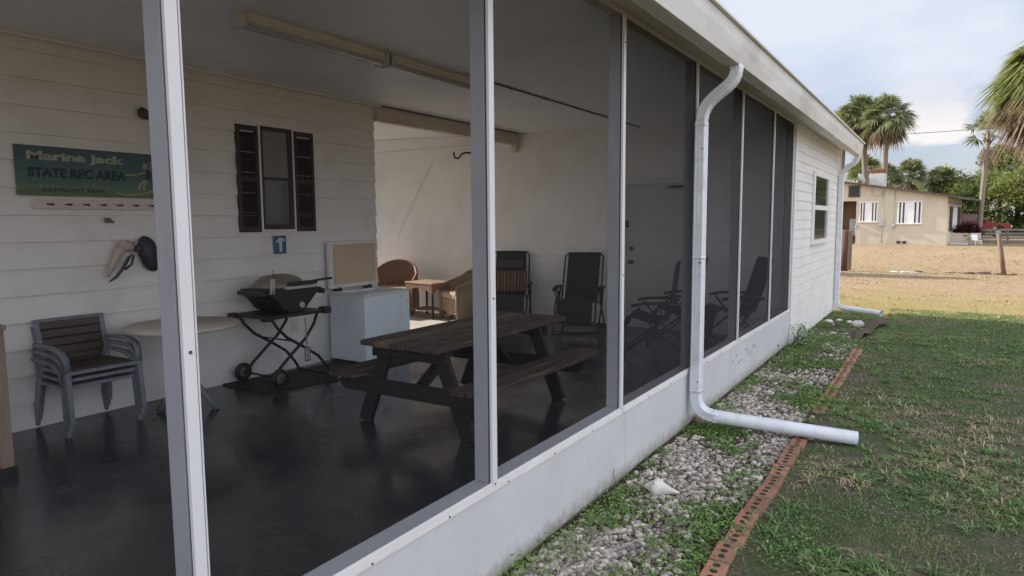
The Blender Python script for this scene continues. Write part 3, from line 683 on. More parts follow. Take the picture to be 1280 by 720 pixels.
# chest freezer with its lid up
fz = thing('chest_freezer', 'white chest freezer with its lid standing open against the wall', 'freezer', (-3.52,5.07,0), 0)
w_, l_, h_ = .54, .71, .767
a = MB(); a.box((-w_,0,.03),(0,l_,h_-.03)); body = a.build('body', M['freezer'], fz, bevel=.008)
a = MB(); a.box((-w_,0,h_-.028),(-w_+.06,l_,h_)).box((-.06,0,h_-.028),(0,l_,h_)).box((-w_+.06,0,h_-.028),(-.06,.06,h_)).box((-w_+.06,l_-.06,h_-.028),(-.06,l_,h_)); a.build('rim', M['trim'], fz, bevel=.003)
a = MB(); a.box((-w_+.02,.04,0),(-.04,l_-.04,.028)); a.build('base', M['blk'], fz)
a = MB(); a.box((-.001,.55,.69),(.003,.60,.70)); a.build('badge', M['ngrey'], fz)
a = MB(); a.box((-w_-.015,-.01,.80),(-w_+.04,l_+.01,1.325)); ld = a.build('lid', M['trim'], fz, bevel=.008)
a = MB(); a.box((-w_+.041,.04,.845),(-w_+.056,l_-.04,1.29)); a.build('lid_liner', M['tan_panel'], ld, bevel=.006)
for y in (.08,.55):
    a = MB(); a.box((-w_-.02,y,.755),(-w_+.05,y+.07,.80)).bar((-w_+.045,y+.035,.77),(-w_+.02,y+.035,.84),.03,.02); a.build('hinge', M['blk'], fz, bevel=.003)

# picnic table
pt = thing('picnic_table', 'dark weathered wooden picnic table with two attached benches', 'picnic table', (-1.60,4.38,0))
for k_ in range(5):
    x = -.36+k_*.1475; j = random.uniform(-.012,.012)
    a = MB(); a.box((x,-.92+j,.632),(x+.138,.92+j,.67)); a.build('top_plank', M['oldwood_pale' if k_ == 1 else 'oldwood'], pt, bevel=.005)
for s in (-1,1):
    for k_ in range(2):
        x = (s*.59)+(-.135 if k_ == 0 else .005)
        a = MB(); a.box((x,-.90,.362),(x+.128,.86,.40)); a.build('bench_plank', M['oldwood'], pt, bevel=.005)
for y in (-.74,.56):
    for s in (-1,1):
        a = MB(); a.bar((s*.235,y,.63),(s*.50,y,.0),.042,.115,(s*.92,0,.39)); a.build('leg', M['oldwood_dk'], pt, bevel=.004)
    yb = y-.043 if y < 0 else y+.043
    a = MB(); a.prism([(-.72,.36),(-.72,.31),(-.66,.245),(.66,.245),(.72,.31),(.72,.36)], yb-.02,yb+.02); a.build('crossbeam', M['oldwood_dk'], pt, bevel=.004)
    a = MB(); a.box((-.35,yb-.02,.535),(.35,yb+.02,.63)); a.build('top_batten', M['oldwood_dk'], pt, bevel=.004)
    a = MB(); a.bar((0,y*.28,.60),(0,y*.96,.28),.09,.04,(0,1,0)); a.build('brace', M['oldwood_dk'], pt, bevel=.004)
    for s in (-1,1):
        a = MB(); a.lathe([(.013,0),(.013,.008),(.006,.012)], (s*.70,yb+(.02 if y>0 else -.03),.33), 'y', 10); a.build('bolt', M['chrome'], pt)

# wicker set in the passage
def wicker_chair(t, W, mw, mc):
    """local: faces +X"""
    def arc(n, r, a0, a1, zf, rr=1): return [(r*math.cos(R(a0+(a1-a0)*i/n)), rr*math.sin(R(a0+(a1-a0)*i/n))*W/2, zf(i/n)) for i in range(n+1)]
    n = 28; V_=[]; 
    def top(t_): 
        u = abs(t_-.5)*2
        return .53+.33*(1-u**1.8) if u < 1 else .53
    ins = []
    mb = MB()
    for j, (off, ) in enumerate(((0,),)): pass
    rings = []
    for i in range(n+1):
        a_ = -100+200*i/n; an = R(180+a_); r = .36
        cx, cy = r*math.cos(an), W/2*math.sin(an)
        if abs(a_) > 78: cx = -.07+ (abs(a_)-78)/22*.40; cy = -math.copysign(W/2,a_)
        z1 = top(i/n); nx_, ny_ = (cx, cy); l = math.hypot(nx_,ny_); nx_, ny_ = nx_/l, ny_/l
        th = .03
        rings.append([(cx,cy,.06),(cx*1.02,cy*1.02,.34),(cx+nx_*.02*0+(-.05 if abs(a_)<60 else 0),cy,z1),(cx-nx_*th+(-.05 if abs(a_)<60 else 0),cy-ny_*th,z1),(cx-nx_*th,cy-ny_*th,.32)])
    vs = [p for r_ in rings for p in r_]; fs = []
    for i in range(n):
        for k_ in range(4): fs.append((i*5+k_, i*5+k_+1, (i+1)*5+k_+1, (i+1)*5+k_))
    fs.append((0,1,2,3,4)); fs.append(tuple((n)*5+q for q in (4,3,2,1,0)))
    MB().add(vs, fs, True).build('shell_back', mw, t)
    rim = [Vector(r_[2])*.5+Vector(r_[3])*.5 for r_ in rings]
    MB().tube([p+Vector((0,0,.004)) for p in rim], .026, 8).tube([rim[0]-Vector((0,0,.51)), rim[0]],.026,8).tube([rim[-1]-Vector((0,0,.51)), rim[-1]],.026,8).build('braided_rim', mw, t)
    sk_ = MB(); pts = []
    m_ = 12
    for i in range(m_): 
        y0 = -W/2+.05+(W-.1)*i/m_; y1 = -W/2+.05+(W-.1)*(i+1)/m_
        z = lambda y: .13-.05*math.cos(y/(W/2)*math.pi)
        sk_.hexa([(.29,y0,z(y0)),(.31,y0,z(y0)),(.31,y1,z(y1)),(.29,y1,z(y1)),(.29,y0,.32),(.31,y0,.32),(.31,y1,.32),(.29,y1,.32)])
    sk_.build('front_skirt', mw, t)
    MB().box((-.30,-W/2+.04,.30),(.32,W/2-.04,.335)).build('seat_base', mw, t, bevel=.01)
    cu = MB(); cu.box((-.27,-W/2+.045,.336),(.335,W/2-.045,.45)); cu.build('seat_cushion', mc, t, bevel=.035)
    for sx in (-.27,.29):
        for sy in (-1,1): MB().tube([(sx,sy*(W/2-.05),.0),(sx,sy*(W/2-.05),.32)],.02,8).build('leg', mw, t)
w1 = thing('wicker_chair', 'brown wicker chair with rounded back and sunlit cushion, left of the wicker table', 'chair', (-6.18,8.40,0), R(-62)); wicker_chair(w1, .80, M['wicker'], M['cushion'])
w2 = thing('wicker_armchair', 'tan wicker armchair with scalloped skirt, right of the wicker table', 'armchair', (-4.66,8.42,0), R(-118)); wicker_chair(w2, .66, M['wicker_lt'], M['cushion'])
wt = thing('wicker_table', 'square brown wicker side table with arched apron between the wicker chairs', 'table', (-5.34,8.32,0), R(-8))
a = MB(); a.box((-.33,-.24,.545),(.33,.24,.575)); a.build('tabletop', M['wicker_lt'], wt, bevel=.01)
ap = MB()
for ax, L_, o_ in ((0,.62,-.225),(0,.62,.225),(1,.44,-.31),(1,.44,.31)):
    for i in range(12):
        t0 = -L_/2+L_*i/12; t1 = t0+L_/12
        z = lambda t_: .43+.09*math.cos(t_/(L_/2)*math.pi*.5)-.03
        if ax == 0: ap.hexa([(t0,o_-.01,z(t0)),(t1,o_-.01,z(t1)),(t1,o_+.01,z(t1)),(t0,o_+.01,z(t0)),(t0,o_-.01,.544),(t1,o_-.01,.544),(t1,o_+.01,.544),(t0,o_+.01,.544)])
        else: ap.hexa([(o_-.01,t0,z(t0)),(o_+.01,t0,z(t0)),(o_+.01,t1,z(t1)),(o_-.01,t1,z(t1)),(o_-.01,t0,.544),(o_+.01,t0,.544),(o_+.01,t1,.544),(o_-.01,t1,.544)])
ap.build('apron', M['wicker'], wt)
for sx in (-.29,.29):
    for sy in (-.2,.2): MB().tube([(sx,sy,0),(sx,sy,.54)],.018,8).build('leg', M['metal_dark'], wt)
MB().box((-.28,-.19,.12),(.28,.19,.135)).build('lower_shelf', M['wicker'], wt)

# folding recliners
def recliner(t, fold=.14, pad=False, cover=None, tilt=0):
    W = .56
    fab = cover or M['rec_fab']
    prof = [(-.42-tilt,1.06),(-.36-tilt*.8,.92),(-.25-tilt*.4,.68),(-.12,.42),(-.04,.375),(.10,.40),(.28,.455),(.33,.42),(.37,.30),(.40,fold)]
    pr_ = [Vector((x,0,z)) for x,z in prof]
    for nm, i0, i1 in (('back_sling',0,4),('seat_sling',3,10)):
        seg = pr_[i0:i1]; vs = []; fs = []
        for p in seg:
            for y in (-W/2+.045, W/2-.045): vs += [(p.x+.006,y,p.z+.006),(p.x-.004,y,p.z-.006)]
        m_ = len(seg)
        for i in range(m_-1):
            b = i*4; fs += [(b,b+2,b+6,b+4),(b+1,b+5,b+7,b+3),(b,b+4,b+5,b+1),(b+2,b+3,b+7,b+6)]
        fs += [(0,1,3,2),((m_-1)*4,(m_-1)*4+2,(m_-1)*4+3,(m_-1)*4+1)]
        MB().add(vs, fs).build(nm, fab, t)
    for nm, i0, i1 in (('back_frame',0,4),('seat_frame',4,10)):
        seg = pr_[i0:i1]
        L_ = [(p.x,-W/2,p.z) for p in seg]; Rr = [(p.x,W/2,p.z) for p in seg]
        if nm == 'back_frame':
            loop = L_[::-1][:-1]+[(seg[0].x+.01,-W/2,seg[0].z-.05),(seg[0].x,-W/2+.05,seg[0].z),(seg[0].x,W/2-.05,seg[0].z),(seg[0].x+.01,W/2,seg[0].z-.05)]+Rr[1:]
        else:
            loop = L_[:-1]+[(seg[-1].x,-W/2,seg[-1].z+.04),(seg[-1].x,-W/2+.04,seg[-1].z),(seg[-1].x,W/2-.04,seg[-1].z),(seg[-1].x,W/2,seg[-1].z+.04)]+Rr[:-1][::-1]
        MB().tube(loop, .012, 8, up=(0,1,.01)).build(nm, M['metal_dark'], t)
    lc = MB()
    for i in range(14):
        f = i/13*(len(pr_)-1.01); k_ = int(f); p = pr_[k_].lerp(pr_[k_+1], f-k_)
        for s in (-1,1): lc.bar((p.x,s*(W/2-.05),p.z),(p.x,s*(W/2),p.z),.006,.006)
    lc.build('lacing', M['poster_w'] if False else M['ngrey'], t)
    for s in (-1,1):
        y = s*(W/2+.03)
        MB().tube([(-.40,y,.03),(-.36,y,.012),(.0,y,.30),(.20,y,.56)],.012,8).build('leg', M['metal_dark'], t)
        MB().tube([(.42,y,.03),(.38,y,.012),(.02,y,.30),(-.18,y,.58)],.012,8).build('leg', M['metal_dark'], t)
        a = MB(); a.sweep([(-.22,y,.585),(-.05,y,.61),(.15,y,.60),(.27,y,.575)], [(.028,.014),(-.028,.014),(-.028,-.014),(.028,-.014)]); a.build('armrest', M['blk'], t)
        a = MB(); a.lathe([(.02,-.012),(.028,-.008),(.028,.008),(.02,.012)], (.0,y,.52), 'y', 12).bar((0,y,.52),(0,y,.30),.02,.012,(1,0,0)); a.build('lock_knob', M['blk'], t)
    a = MB(); a.tube([(-.40,-W/2-.03,.022),(-.42,0,.014),(-.40,W/2+.03,.022)],.012,8).tube([(.42,-W/2-.03,.022),(.45,0,.014),(.42,W/2+.03,.022)],.012,8); a.build('floor_bar', M['metal_dark'], t)
    if pad:
        rot = math.atan2(.66,.31)
        a = MB(); a.bar((-.345,0,.93),(-.285,0,.80),.40,.07,(1,0,.45)); a.build('head_pillow', M['rec_pad'], t, bevel=.025)
REC = 'folding recliners at the porch end'
r2 = thing('recliner', 'black folding recliner with an empty dark sling, left of the porch door', 'recliner', (-2.68,8.42,0), R(-73), REC); recliner(r2)
r1 = thing('recliner', 'folding recliner with grey head pillow and striped cushion behind the picnic table', 'recliner', (-3.86,8.42,0), R(-62), REC); recliner(r1, .2, True)
sc1 = MB(); sc1.bar((-.275,0,.76),(-.095,0,.46),.50,.06,(1,0,.45)); o = sc1.build('striped_cushion', M['stripe'], None, bevel=.02); o.location = (-3.86,8.42,0); o.rotation_euler = (0,0,R(-62)); tag(o, 'brown striped cushion lying on the recliner with grey pillow', 'cushion')
r3 = thing('recliner', 'black folding recliner seen from the side in front of the porch door', 'recliner', (-1.12,7.35,0), R(-165), REC); recliner(r3, .34, tilt=-.2)
r4 = thing('recliner', 'black folding recliner facing sideways behind the front downspout', 'recliner', (-1.10,8.2,0), R(-165), REC); recliner(r4, .3, tilt=-.15)
r5 = thing('recliner', 'recliner with rust brown cover in the far screened corner of the porch', 'recliner', (-.50,8.45,0), R(-150), REC); recliner(r5, .1, tilt=-.1, cover=M['rust_cover'])

# fluorescent lamp on the ceiling
lx, lz = -2.13, zc(-2.13)
lm = thing('fluorescent_lamp', 'long unlit fluorescent lamp with cream housing on the porch ceiling', 'lamp', (lx,3.98,lz))
for y0, y1 in ((-1.30,-.02),(0.02,1.33)):
    a = MB(); a.prism([(-.055,-.002),(.055,-.002),(.055,-.045),(-.055,-.045)], y0,y1); a.build('housing', M['lamp'], lm, bevel=.004)
    a = MB(); pf = [(.068*math.cos(R(180+t)), -.046+.045*math.sin(R(180+t))) for t in range(0,181,20)]
    a.prism(pf, y0+.03,y1-.02); a.build('lens_cover', M['lens'], lm)
    for y in (y0-.002,y1-.026):
        a = MB(); a.box((-.074,y,-.096),(.074,y+.028,-.003)); a.build('end_cap', M['lens'], lm, bevel=.01)
# plant hanger on the far wall
hk = thing('plant_hanger', 'black curled iron plant hanger on the wall above the wicker armchair', 'hook', (-4.88,8.985,2.64))
a = MB(); a.tube([(0,0,0),(-.03,-.10,.0),(-.10,-.13,.005),(-.16,-.14,-.01),(-.185,-.15,-.045),(-.22,-.16,-.08),(-.27,-.17,-.075),(-.295,-.18,-.03),(-.29,-.18,.02)],.016,8); a.build('arm', M['blk'], hk)
a = MB(); a.box((-.02,-.01,-.07),(.02,.0,.07)); a.build('wall_plate', M['blk'], hk, bevel=.003)

o = MB().tube([(-5.75,8.975,2.55),(-6.1,8.975,2.05),(-6.45,8.975,1.5),(-6.6,8.975,1.25)],.003,5).build('wall_cord', M['tan_top'], None); tag(o, 'thin grey cord running slantwise down the passage wall', 'cord')
# ------------------------------------------------------------------ gravel bed
brick0 = MB(); bw, bl, bh = .095, .20, .057
me_f = []
brick0.box((-bw/2,-bl/2,0),(bw/2,bl/2,bh))
holes = [MB() for j in range(3)]
for j in range(3):
    holes[j].lathe([(.0175,bh+.0004),(.0175,bh+.0012)], (0,-.058+.058*j,0), 'z', 14, False)
y = 2.5; ib = 0; first = None
rb = random.Random(3)
while y < 9.15:
    x = .795+.003*math.sin(y*1.7)+rb.uniform(-.006,.006)
    sunk = 0 if y < 5.1 or y > 7.9 else (.02 if y < 5.9 else .01)
    if 5.32 < y < 5.62: y += .205; continue
    z = -.115-sunk+rb.uniform(-.008,.008); rz = rb.uniform(-.06,.06)+ (rb.uniform(-.25,.25) if y > 8 else 0)
    if first is None:
        t = thing('edging_brick', 'red cored brick laid flat end to end in the edging row of the gravel bed', 'brick', (x,y,z), rz, 'edging bricks along the gravel')
        b_ = brick0.build('body', M['brick'], t, bevel=.004); [q.build('core_hole', M['hole'], t) for q in holes]; first = t
    else:
        t = dup(first, (x,y,z), rz)
    t.rotation_euler = (rb.uniform(-.03,.03), rb.uniform(-.05,.05), rz)
    y += .209
# conch shell
sh = MB(); prof = [(.004,-.14),(.012,-.11),(.022,-.07),(.045,-.02),(.055,.0),(.05,.02),(.04,.03),(.036,.045),(.026,.055),(.022,.07),(.012,.085),(.004,.10)]
sh.lathe(prof, (0,0,0), 'x', 16)
for k_ in range(7):
    an = R(30+k_*45); sh.ell((.0,.05*math.cos(an),.05*math.sin(an)), (.012,.012,.012), 8, 5)
o = sh.build('conch_shell', M['shell'], None); o.location = (.26,3.66,-.045); o.rotation_euler = (R(20),R(5),R(170)); tag(o, 'white conch shell lying on the gravel by the kick panel', 'shell')
st = MB(); st.ell((0,0,0),(.065,.055,.055),9,6,.25); o = st.build('stone', M['stone'], None); o.location = (.065,5.28-.12,-.055); o.rotation_euler = (0,0,.6); tag(o, 'tan brown stone under the bend of the front downspout', 'stone')
st = MB(); st.ell((0,0,0),(.085,.075,.065),9,6,.4); o = st.build('rock', M['whiterock'], None); o.location = (.58,11.35,-.08); tag(o, 'biggest white rock, beside the dry palm husk', 'rock')
for i, (x, y, s, l) in enumerate(((.36,10.35,.04,'white rock half way between the house wall and the husk'),(.26,11.9,.04,'flat white rock near the second downspout, on the left'),(.42,11.75,.045,'small white rock right of the flat rock near the second downspout'),(.14,11.6,.06,'white rock lying close against the siding wall'),(.85,4.95+.28,.026,'tiny white pebble at the edging beside the pipe'))):
    st = MB(); st.ell((0,0,0),(s*1.2,s,s*.6),8,5,.4); o = st.build('rock', M['whiterock'], None); o.location = (x,y,gz(x,y)+s*.25); o.rotation_euler = (0,0,i); tag(o, l, 'rock')
# dry palm husk pieces by the edging
hs = MB(); hs.sweep([(-.12,-1.0,.02),(-.10,-.7,.10),(-.06,-.4,.05),(-.06,0,.03),(.02,.35,.12),(.10,.7,.08),(.10,.95,.03)], [(.07,0),(.035,.035),(-.03,.045),(-.08,.01),(-.03,.018),(.03,.012)], scale=[.5,1,1.15,.8,1.2,1.3,.4], smooth=False)
o = hs.build('palm_husk', M['husk'], None); o.location = (.80,10.9,-.125); tag(o, 'long dry brown palm husk lying at the end of the brick edging', 'palm husk')

# gravel
def field(x, y, s, o=0): return noise.noise((x*s+o, y*s-o, o*.37))
def ico():
    bm = bmesh.new(); bmesh.ops.create_icosphere(bm, subdivisions=1, radius=1); v = np.array([p.co[:] for p in bm.verts]); f = np.array([[q.index for q in p.verts] for p in bm.faces]); bm.free(); return v, f
iv, if_ = ico()
def stones(n, xr, yr, dens, smin, smax):
    Vs = []; Fs = []; b = 0; cnt = 0
    while cnt < n:
        x = random.uniform(*xr); y = yr[0]+(yr[1]-yr[0])*random.random()**1.5
        if random.random() > dens(x,y): continue
        s = smin+(smax-smin)*random.random()**2
        j = 1+.35*(rng.random((len(iv),1))-.5); sc3 = np.array([1,.6+.5*random.random(),.45+.35*random.random()])*s
        a = random.random()*6.28; ca, sa = math.cos(a), math.sin(a)
        q = iv*j*sc3; q = np.stack([q[:,0]*ca-q[:,1]*sa, q[:,0]*sa+q[:,1]*ca, q[:,2]],1)
        Vs.append(q+np.array([x,y,gz(x,y)+s*.25])); Fs.append(if_+b); b += len(iv); cnt += 1
    return np.concatenate(Vs), np.concatenate(Fs)
def bare(x, y):
    d = .55+1.1*field(x,y,1.7,3.1)
    if y > 7.3: d *= .35
    if y > 10.5: d *= .1
    if x > .72: d *= .3
    return max(.02,min(1,d))
V, F = stones(12500, (.02,.80), (2.2,11.5), bare, .005,.023)
o = rawmesh('gravel', V, F, M['gravel']); tag(o, 'pale grey gravel in the bed along the house', 'gravel', kind='stuff')

# leaf cards helper: little bent leaves
def leaves(P, size, aspect, up, name, m, kind_label, cat, droop=.3, parent=None, yawdir=None):
    """P (N,3) positions; each leaf = 2 tris forming a pointed diamond bent at the middle"""
    n = len(P); az = rng.random(n)*2*np.pi if yawdir is None else yawdir; el = up[0]+(up[1]-up[0])*rng.random(n)
    L_ = size[0]+(size[1]-size[0])*rng.random(n)**1.5; W_ = L_*aspect
    d = np.stack([np.cos(az)*np.cos(el), np.sin(az)*np.cos(el), np.sin(el)],1)
    s = np.stack([-np.sin(az), np.cos(az), np.zeros(n)],1); roll = (rng.random(n)-.5)*1.4
    nrm = np.cross(d, s); s2 = s*np.cos(roll)[:,None]+nrm*np.sin(roll)[:,None]
    p0 = P; p3 = P+d*L_[:,None]+np.array([0,0,-1.])*(L_*droop)[:,None]
    mid = P+d*(L_*.5)[:,None]
    p1 = mid+s2*(W_*.5)[:,None]; p2 = mid-s2*(W_*.5)[:,None]
    Vv = np.stack([p0,p1,p3,p2],1).reshape(-1,3); Ff = np.arange(4*n).reshape(n,4)
    o = rawmesh(name, Vv, Ff, m, parent)
    if kind_label: tag(o, kind_label, cat, kind='stuff')
    return o
# weeds: clumps of small leaves between the stones
W = []
cl = 0
while cl < 3000:
    x = random.uniform(.0,.84); y = 2.3+10.8*random.random()**1.25
    dn = .30-1.1*field(x,y,1.7,3.1)+.25*field(x,y,5,8)
    if x < .12: dn += .22
    if y > 7.3: dn += .35
    if random.random() > dn: continue
    cl += 1; r_ = random.uniform(.01,.08)*random.random()+.012; hh = random.uniform(.012,.055)
    k_ = int(4+500*r_*(1 if y < 7 else .6))
    an = rng.random(k_)*6.283; rr = r_*np.sqrt(rng.random(k_))
    W.append(np.stack([x+rr*np.cos(an), y+rr*np.sin(an), gz(x,y)+.004+hh*rng.random(k_)*(1-rr/r_*.6)],1))
for (x,y,r_,hh,k_) in ((.10,2.75,.16,.10,500),(.05,2.45,.14,.12,500),(.16,3.1,.10,.06,260),(.10,5.55,.14,.10,420),(.14,5.1,.13,.06,300),(.25,5.0,.15,.05,260),(.10,6.3,.12,.08,300),(.05,4.35,.08,.05,160),(.55,3.05,.12,.04,240),(.62,4.1,.13,.04,240),(.45,2.6,.12,.05,260),(.92,6.3,.16,.05,280),(.95,4.5,.15,.04,240),(1.05,3.3,.2,.04,300),(1.0,2.7,.2,.04,300)):
    an = rng.random(k_)*6.283; rr = r_*np.sqrt(rng.random(k_))
    xs, ys_ = x+rr*np.cos(an), y+rr*np.sin(an); ok = xs > .012
    zz = np.array([gz(a_,b_) for a_,b_ in zip(xs,ys_)])
    W.append(np.stack([xs,ys_,zz+.004+hh*rng.random(k_)*(1-.5*rr/r_)],1)[ok])
W = np.concatenate(W)
leaves(W, (.008,.026), .6, (-.1,.9), 'weeds', M['weed'], 'low green weeds growing through the gravel', 'weeds', .2)
# dry litter
n = 1800; x = rng.random(n)*.8+.02; y = 2.3+7*rng.random(n)**1.5
Lp = np.stack([x,y,np.array([gz(a_,b_)+.006 for a_,b_ in zip(x,y)])],1)
k_ = rng.random(n) < np.where((x<.3)&(y<3.1),1,.35); leaves(Lp[k_], (.012,.045), .25, (-.1,.25), 'leaf_litter', M['litter'], 'brown dry leaf litter on the gravel bed', 'leaf litter', .05)
# small white-leafed weed at the corner post
wp = thing('corner_weed', 'straggly pale weed growing at the corner post of the porch', 'weed', (.07,9.12,-.1))
P0 = []; stm = MB()
for i in range(26):
    an = random.uniform(-1.8,1.8); l = random.uniform(.1,.42); hh = random.uniform(.05,.33)
    e = (max(.0,l*.5*math.cos(an)), l*math.sin(an), hh); stm.tube([(0,0,0),(e[0]*.5,e[1]*.5,hh*.7),e],.0025,4)
    for q in range(9): P0.append((e[0]*random.uniform(.5,1.05)+random.uniform(-.02,.03)+.01, e[1]*random.uniform(.5,1.05)+random.uniform(-.03,.03), hh*random.uniform(.6,1.05)))
stm.build('stem', M['weed'], wp)
leaves(np.array(P0), (.03,.06), .6, (-.3,.8), 'leaf', mat('pale_weed_leaf', (.30,.36,.26), .6, (.10,.15,.06), 10, rand=.4), None, None, .2, wp)['kind'] = 'stuff'
tw = MB(); tw.tube([(0,0,0),(.005,.0,.06),(.0,-.012,.13),(.01,-.03,.16)],.0022,5); o = tw.build('dry_stalk', M['litter'], None); o.location = (.03,3.55,-.085); tag(o, 'thin dry stalk standing against the kick panel', 'stalk')
tw = MB(); tw.tube([(0,0,0),(.004,.0,.10),(.008,0,.24)],.003,5); o = tw.build('dry_stalk', M['deadfrond'], None); o.location = (.22,5.75,-.085); tag(o, 'pale upright dry stalk behind the lying downspout pipe', 'stalk')

# lawn blades
def blades(n, xr, yr, dens, hgt, wid, name, m, label, lean=(.2,1.2), pw=1.6):
    x = xr[0]+(xr[1]-xr[0])*rng.random(n*2); y = yr[0]+(yr[1]-yr[0])*rng.random(n*2)**pw
    keep = rng.random(n*2) < np.array([dens(a_,b_) for a_,b_ in zip(x,y)]); x, y = x[keep][:n], y[keep][:n]; n = len(x)
    z = np.array([gz(a_,b_) for a_,b_ in zip(x,y)])
    az = rng.random(n)*2*np.pi; ln = lean[0]+(lean[1]-lean[0])*rng.random(n); h = hgt[0]+(hgt[1]-hgt[0])*rng.random(n)**1.4; w = wid*(.6+.8*rng.random(n))*(1+.10*np.maximum(y-3,0))
    h = h*(1+.03*np.maximum(y-3,0))
    d = np.stack([np.cos(az),np.sin(az),np.zeros(n)],1); s = np.stack([-np.sin(az),np.cos(az),np.zeros(n)],1)
    up = np.array([0,0,1.]); p = np.stack([x,y,z-.003],1)
    m1 = p+d*(h*.45*np.sin(ln*.7))[:,None]+up*(h*.5*np.cos(ln*.6))[:,None]
    tip = p+d*(h*np.sin(ln))[:,None]+up*(h*.85*np.cos(ln))[:,None]
    Vv = np.stack([p-s*w[:,None]/2,p+s*w[:,None]/2,m1+s*w[:,None]*.45,m1-s*w[:,None]*.45,tip],1).reshape(-1,3)
    b = np.arange(n)*5
    q = np.stack([b,b+1,b+2,b+3],1); t3 = np.stack([b+3,b+2,b+4,b+4],1)
    # triangles as separate faces: use tri mesh for all
    T = np.concatenate([np.stack([b,b+1,b+2],1),np.stack([b,b+2,b+3],1),np.stack([b+3,b+2,b+4],1)])
    o = rawmesh(name, Vv, T, m); tag(o, label, 'grass', kind='stuff'); return o
def lawn_d(x, y):
    d = .55+1.3*field(x,y,1.1,1.3)+1.0*field(x,y,4.2,7)+min(max((y-5)*.05,0),.3)
    d += .25*min(max((y-6)/3,0),1)
    if y < 6: d = (d-.30)*1.0+.35*field(x,y,2.3,17)
    if x < 1.0: d *= .7
    if 4.3 < y < 9 and x < 1.0+.5*math.sin((y-4.3)/4.7*math.pi): d *= .2
    return max(.07,min(1,d))
blades(170000, (.86,4.4), (2.0,14.2), lawn_d, (.010,.036), .0034, 'lawn_grass', M['grass'], 'short patchy green lawn grass in the shade of the house')
def tufts(n, k, xr, yr, rad, hgt, wid, dens, name, m, label, pw=1.6):
    cx = xr[0]+(xr[1]-xr[0])*rng.random(n*3); cy = yr[0]+(yr[1]-yr[0])*rng.random(n*3)**pw
    kp = rng.random(n*3) < np.array([dens(a_,b_) for a_,b_ in zip(cx,cy)]); cx, cy = cx[kp][:n], cy[kp][:n]; n = len(cx)
    sc_ = .5+rng.random(n); N_ = n*k; az = rng.random(N_)*2*np.pi; ln = .5+.95*rng.random(N_); q = np.repeat(sc_,k)
    cz = np.array([gz(a_,b_) for a_,b_ in zip(cx,cy)])
    d = np.stack([np.cos(az),np.sin(az),np.zeros(N_)],1); sd = np.stack([-np.sin(az),np.cos(az),np.zeros(N_)],1); up = np.array([0,0,1.])
    p = np.stack([np.repeat(cx,k),np.repeat(cy,k),np.repeat(cz,k)-.003],1)+d*(rad*q*rng.random(N_))[:,None]
    h = (hgt[0]+(hgt[1]-hgt[0])*rng.random(N_))*q; w = wid*(.6+.8*rng.random(N_))*q
    m1 = p+d*(h*.5*np.sin(ln*.8))[:,None]+up*(h*.5*np.cos(ln*.8))[:,None]; tip = p+d*(h*np.sin(ln)*1.05)[:,None]+up*(h*.6*np.cos(ln))[:,None]
    Vv = np.stack([p-sd*w[:,None]*.4,p+sd*w[:,None]*.4,m1+sd*w[:,None]*.5,m1-sd*w[:,None]*.5,tip],1).reshape(-1,3); b = np.arange(N_)*5
    o = rawmesh(name, Vv, np.concatenate([np.stack([b,b+1,b+2],1),np.stack([b,b+2,b+3],1),np.stack([b+3,b+2,b+4],1)]), m); tag(o, label, 'grass', kind='stuff')
M['tuft'] = mat('spreading_tuft', (.105,.225,.060), .6, (.17,.265,.08), 2.5, rand=.5, c3=(.24,.25,.11), s3=1.4); leafy(M['tuft'], .25)
tufts(2600, 16, (.87,4.2), (2.0,11), .022, (.03,.075), .0062, lambda x,y: max(0,min(1,.30+1.5*field(x,y,1.6,33))), 'grass_tufts', M['tuft'], 'spreading tufts of broad bladed grass in the shaded lawn')
tufts(900, 14, (.9,4.2), (2.0,8), .03, (.03,.08), .005, lambda x,y: max(0,min(1,.10+1.5*field(x,y,.9,21)+.5*math.exp(-((x-2.2)/.8)**2-((y-3.6)/1.1)**2))), 'straw_tufts', M['shadestraw'], 'dead straw coloured grass tufts in the shaded lawn')
tufts(1500, 14, (-1.5,9), (13.3,48), .05, (.04,.10), .008, lambda x,y: max(.05,min(1,.25+1.2*field(x,y,.35,9))), 'yard_tufts', M['sunblade'], 'scattered dry grass tufts standing in the sunlit yard', 1.2)
def clover(n):
    P0 = []
    while len(P0) < n:
        x = random.uniform(.88,4.2); y = 2.1+9*random.random()**1.7
        if field(x,y,2.3,5) > .22 or (field(x,y,2.3,5) > -.05 and random.random() < .12): P0.append((x,y,gz(x,y)+random.uniform(.002,.016)))
    return np.array(P0)
leaves(clover(16000), (.008,.026), .45, (-.1,.8), 'clover', mat('clover_leaf', (.085,.19,.055), .6, (.12,.23,.07), 3, rand=.4), 'creeping clover patches in the lawn', 'clover', .2)
def dry_d(x, y): return max(.02,min(1,-.02+1.5*field(x,y,.9,21)+.6*field(x,y,9,4)+.9*field(x,y,4,2)+.55*math.exp(-((x-2.2)/.8)**2-((y-3.6)/1.1)**2)+.35*math.exp(-((x-2.9)/.5)**2-((y-5.4)/.8)**2)))
blades(60000, (.88,4.4), (2.0,12.0), dry_d, (.012,.045), .003, 'dry_grass', M['shadestraw'], 'dry tan grass patches in the shaded lawn', (.6,1.45))
blades(60000, (-1.5,9), (12.9,44), lambda x,y: max(.05,1-(y-13)/30), (.010,.032), .003, 'sunlit_grass', M['sunblade'], 'dry yellow grass in the sunlit yard', (.5,1.4), 1.5)

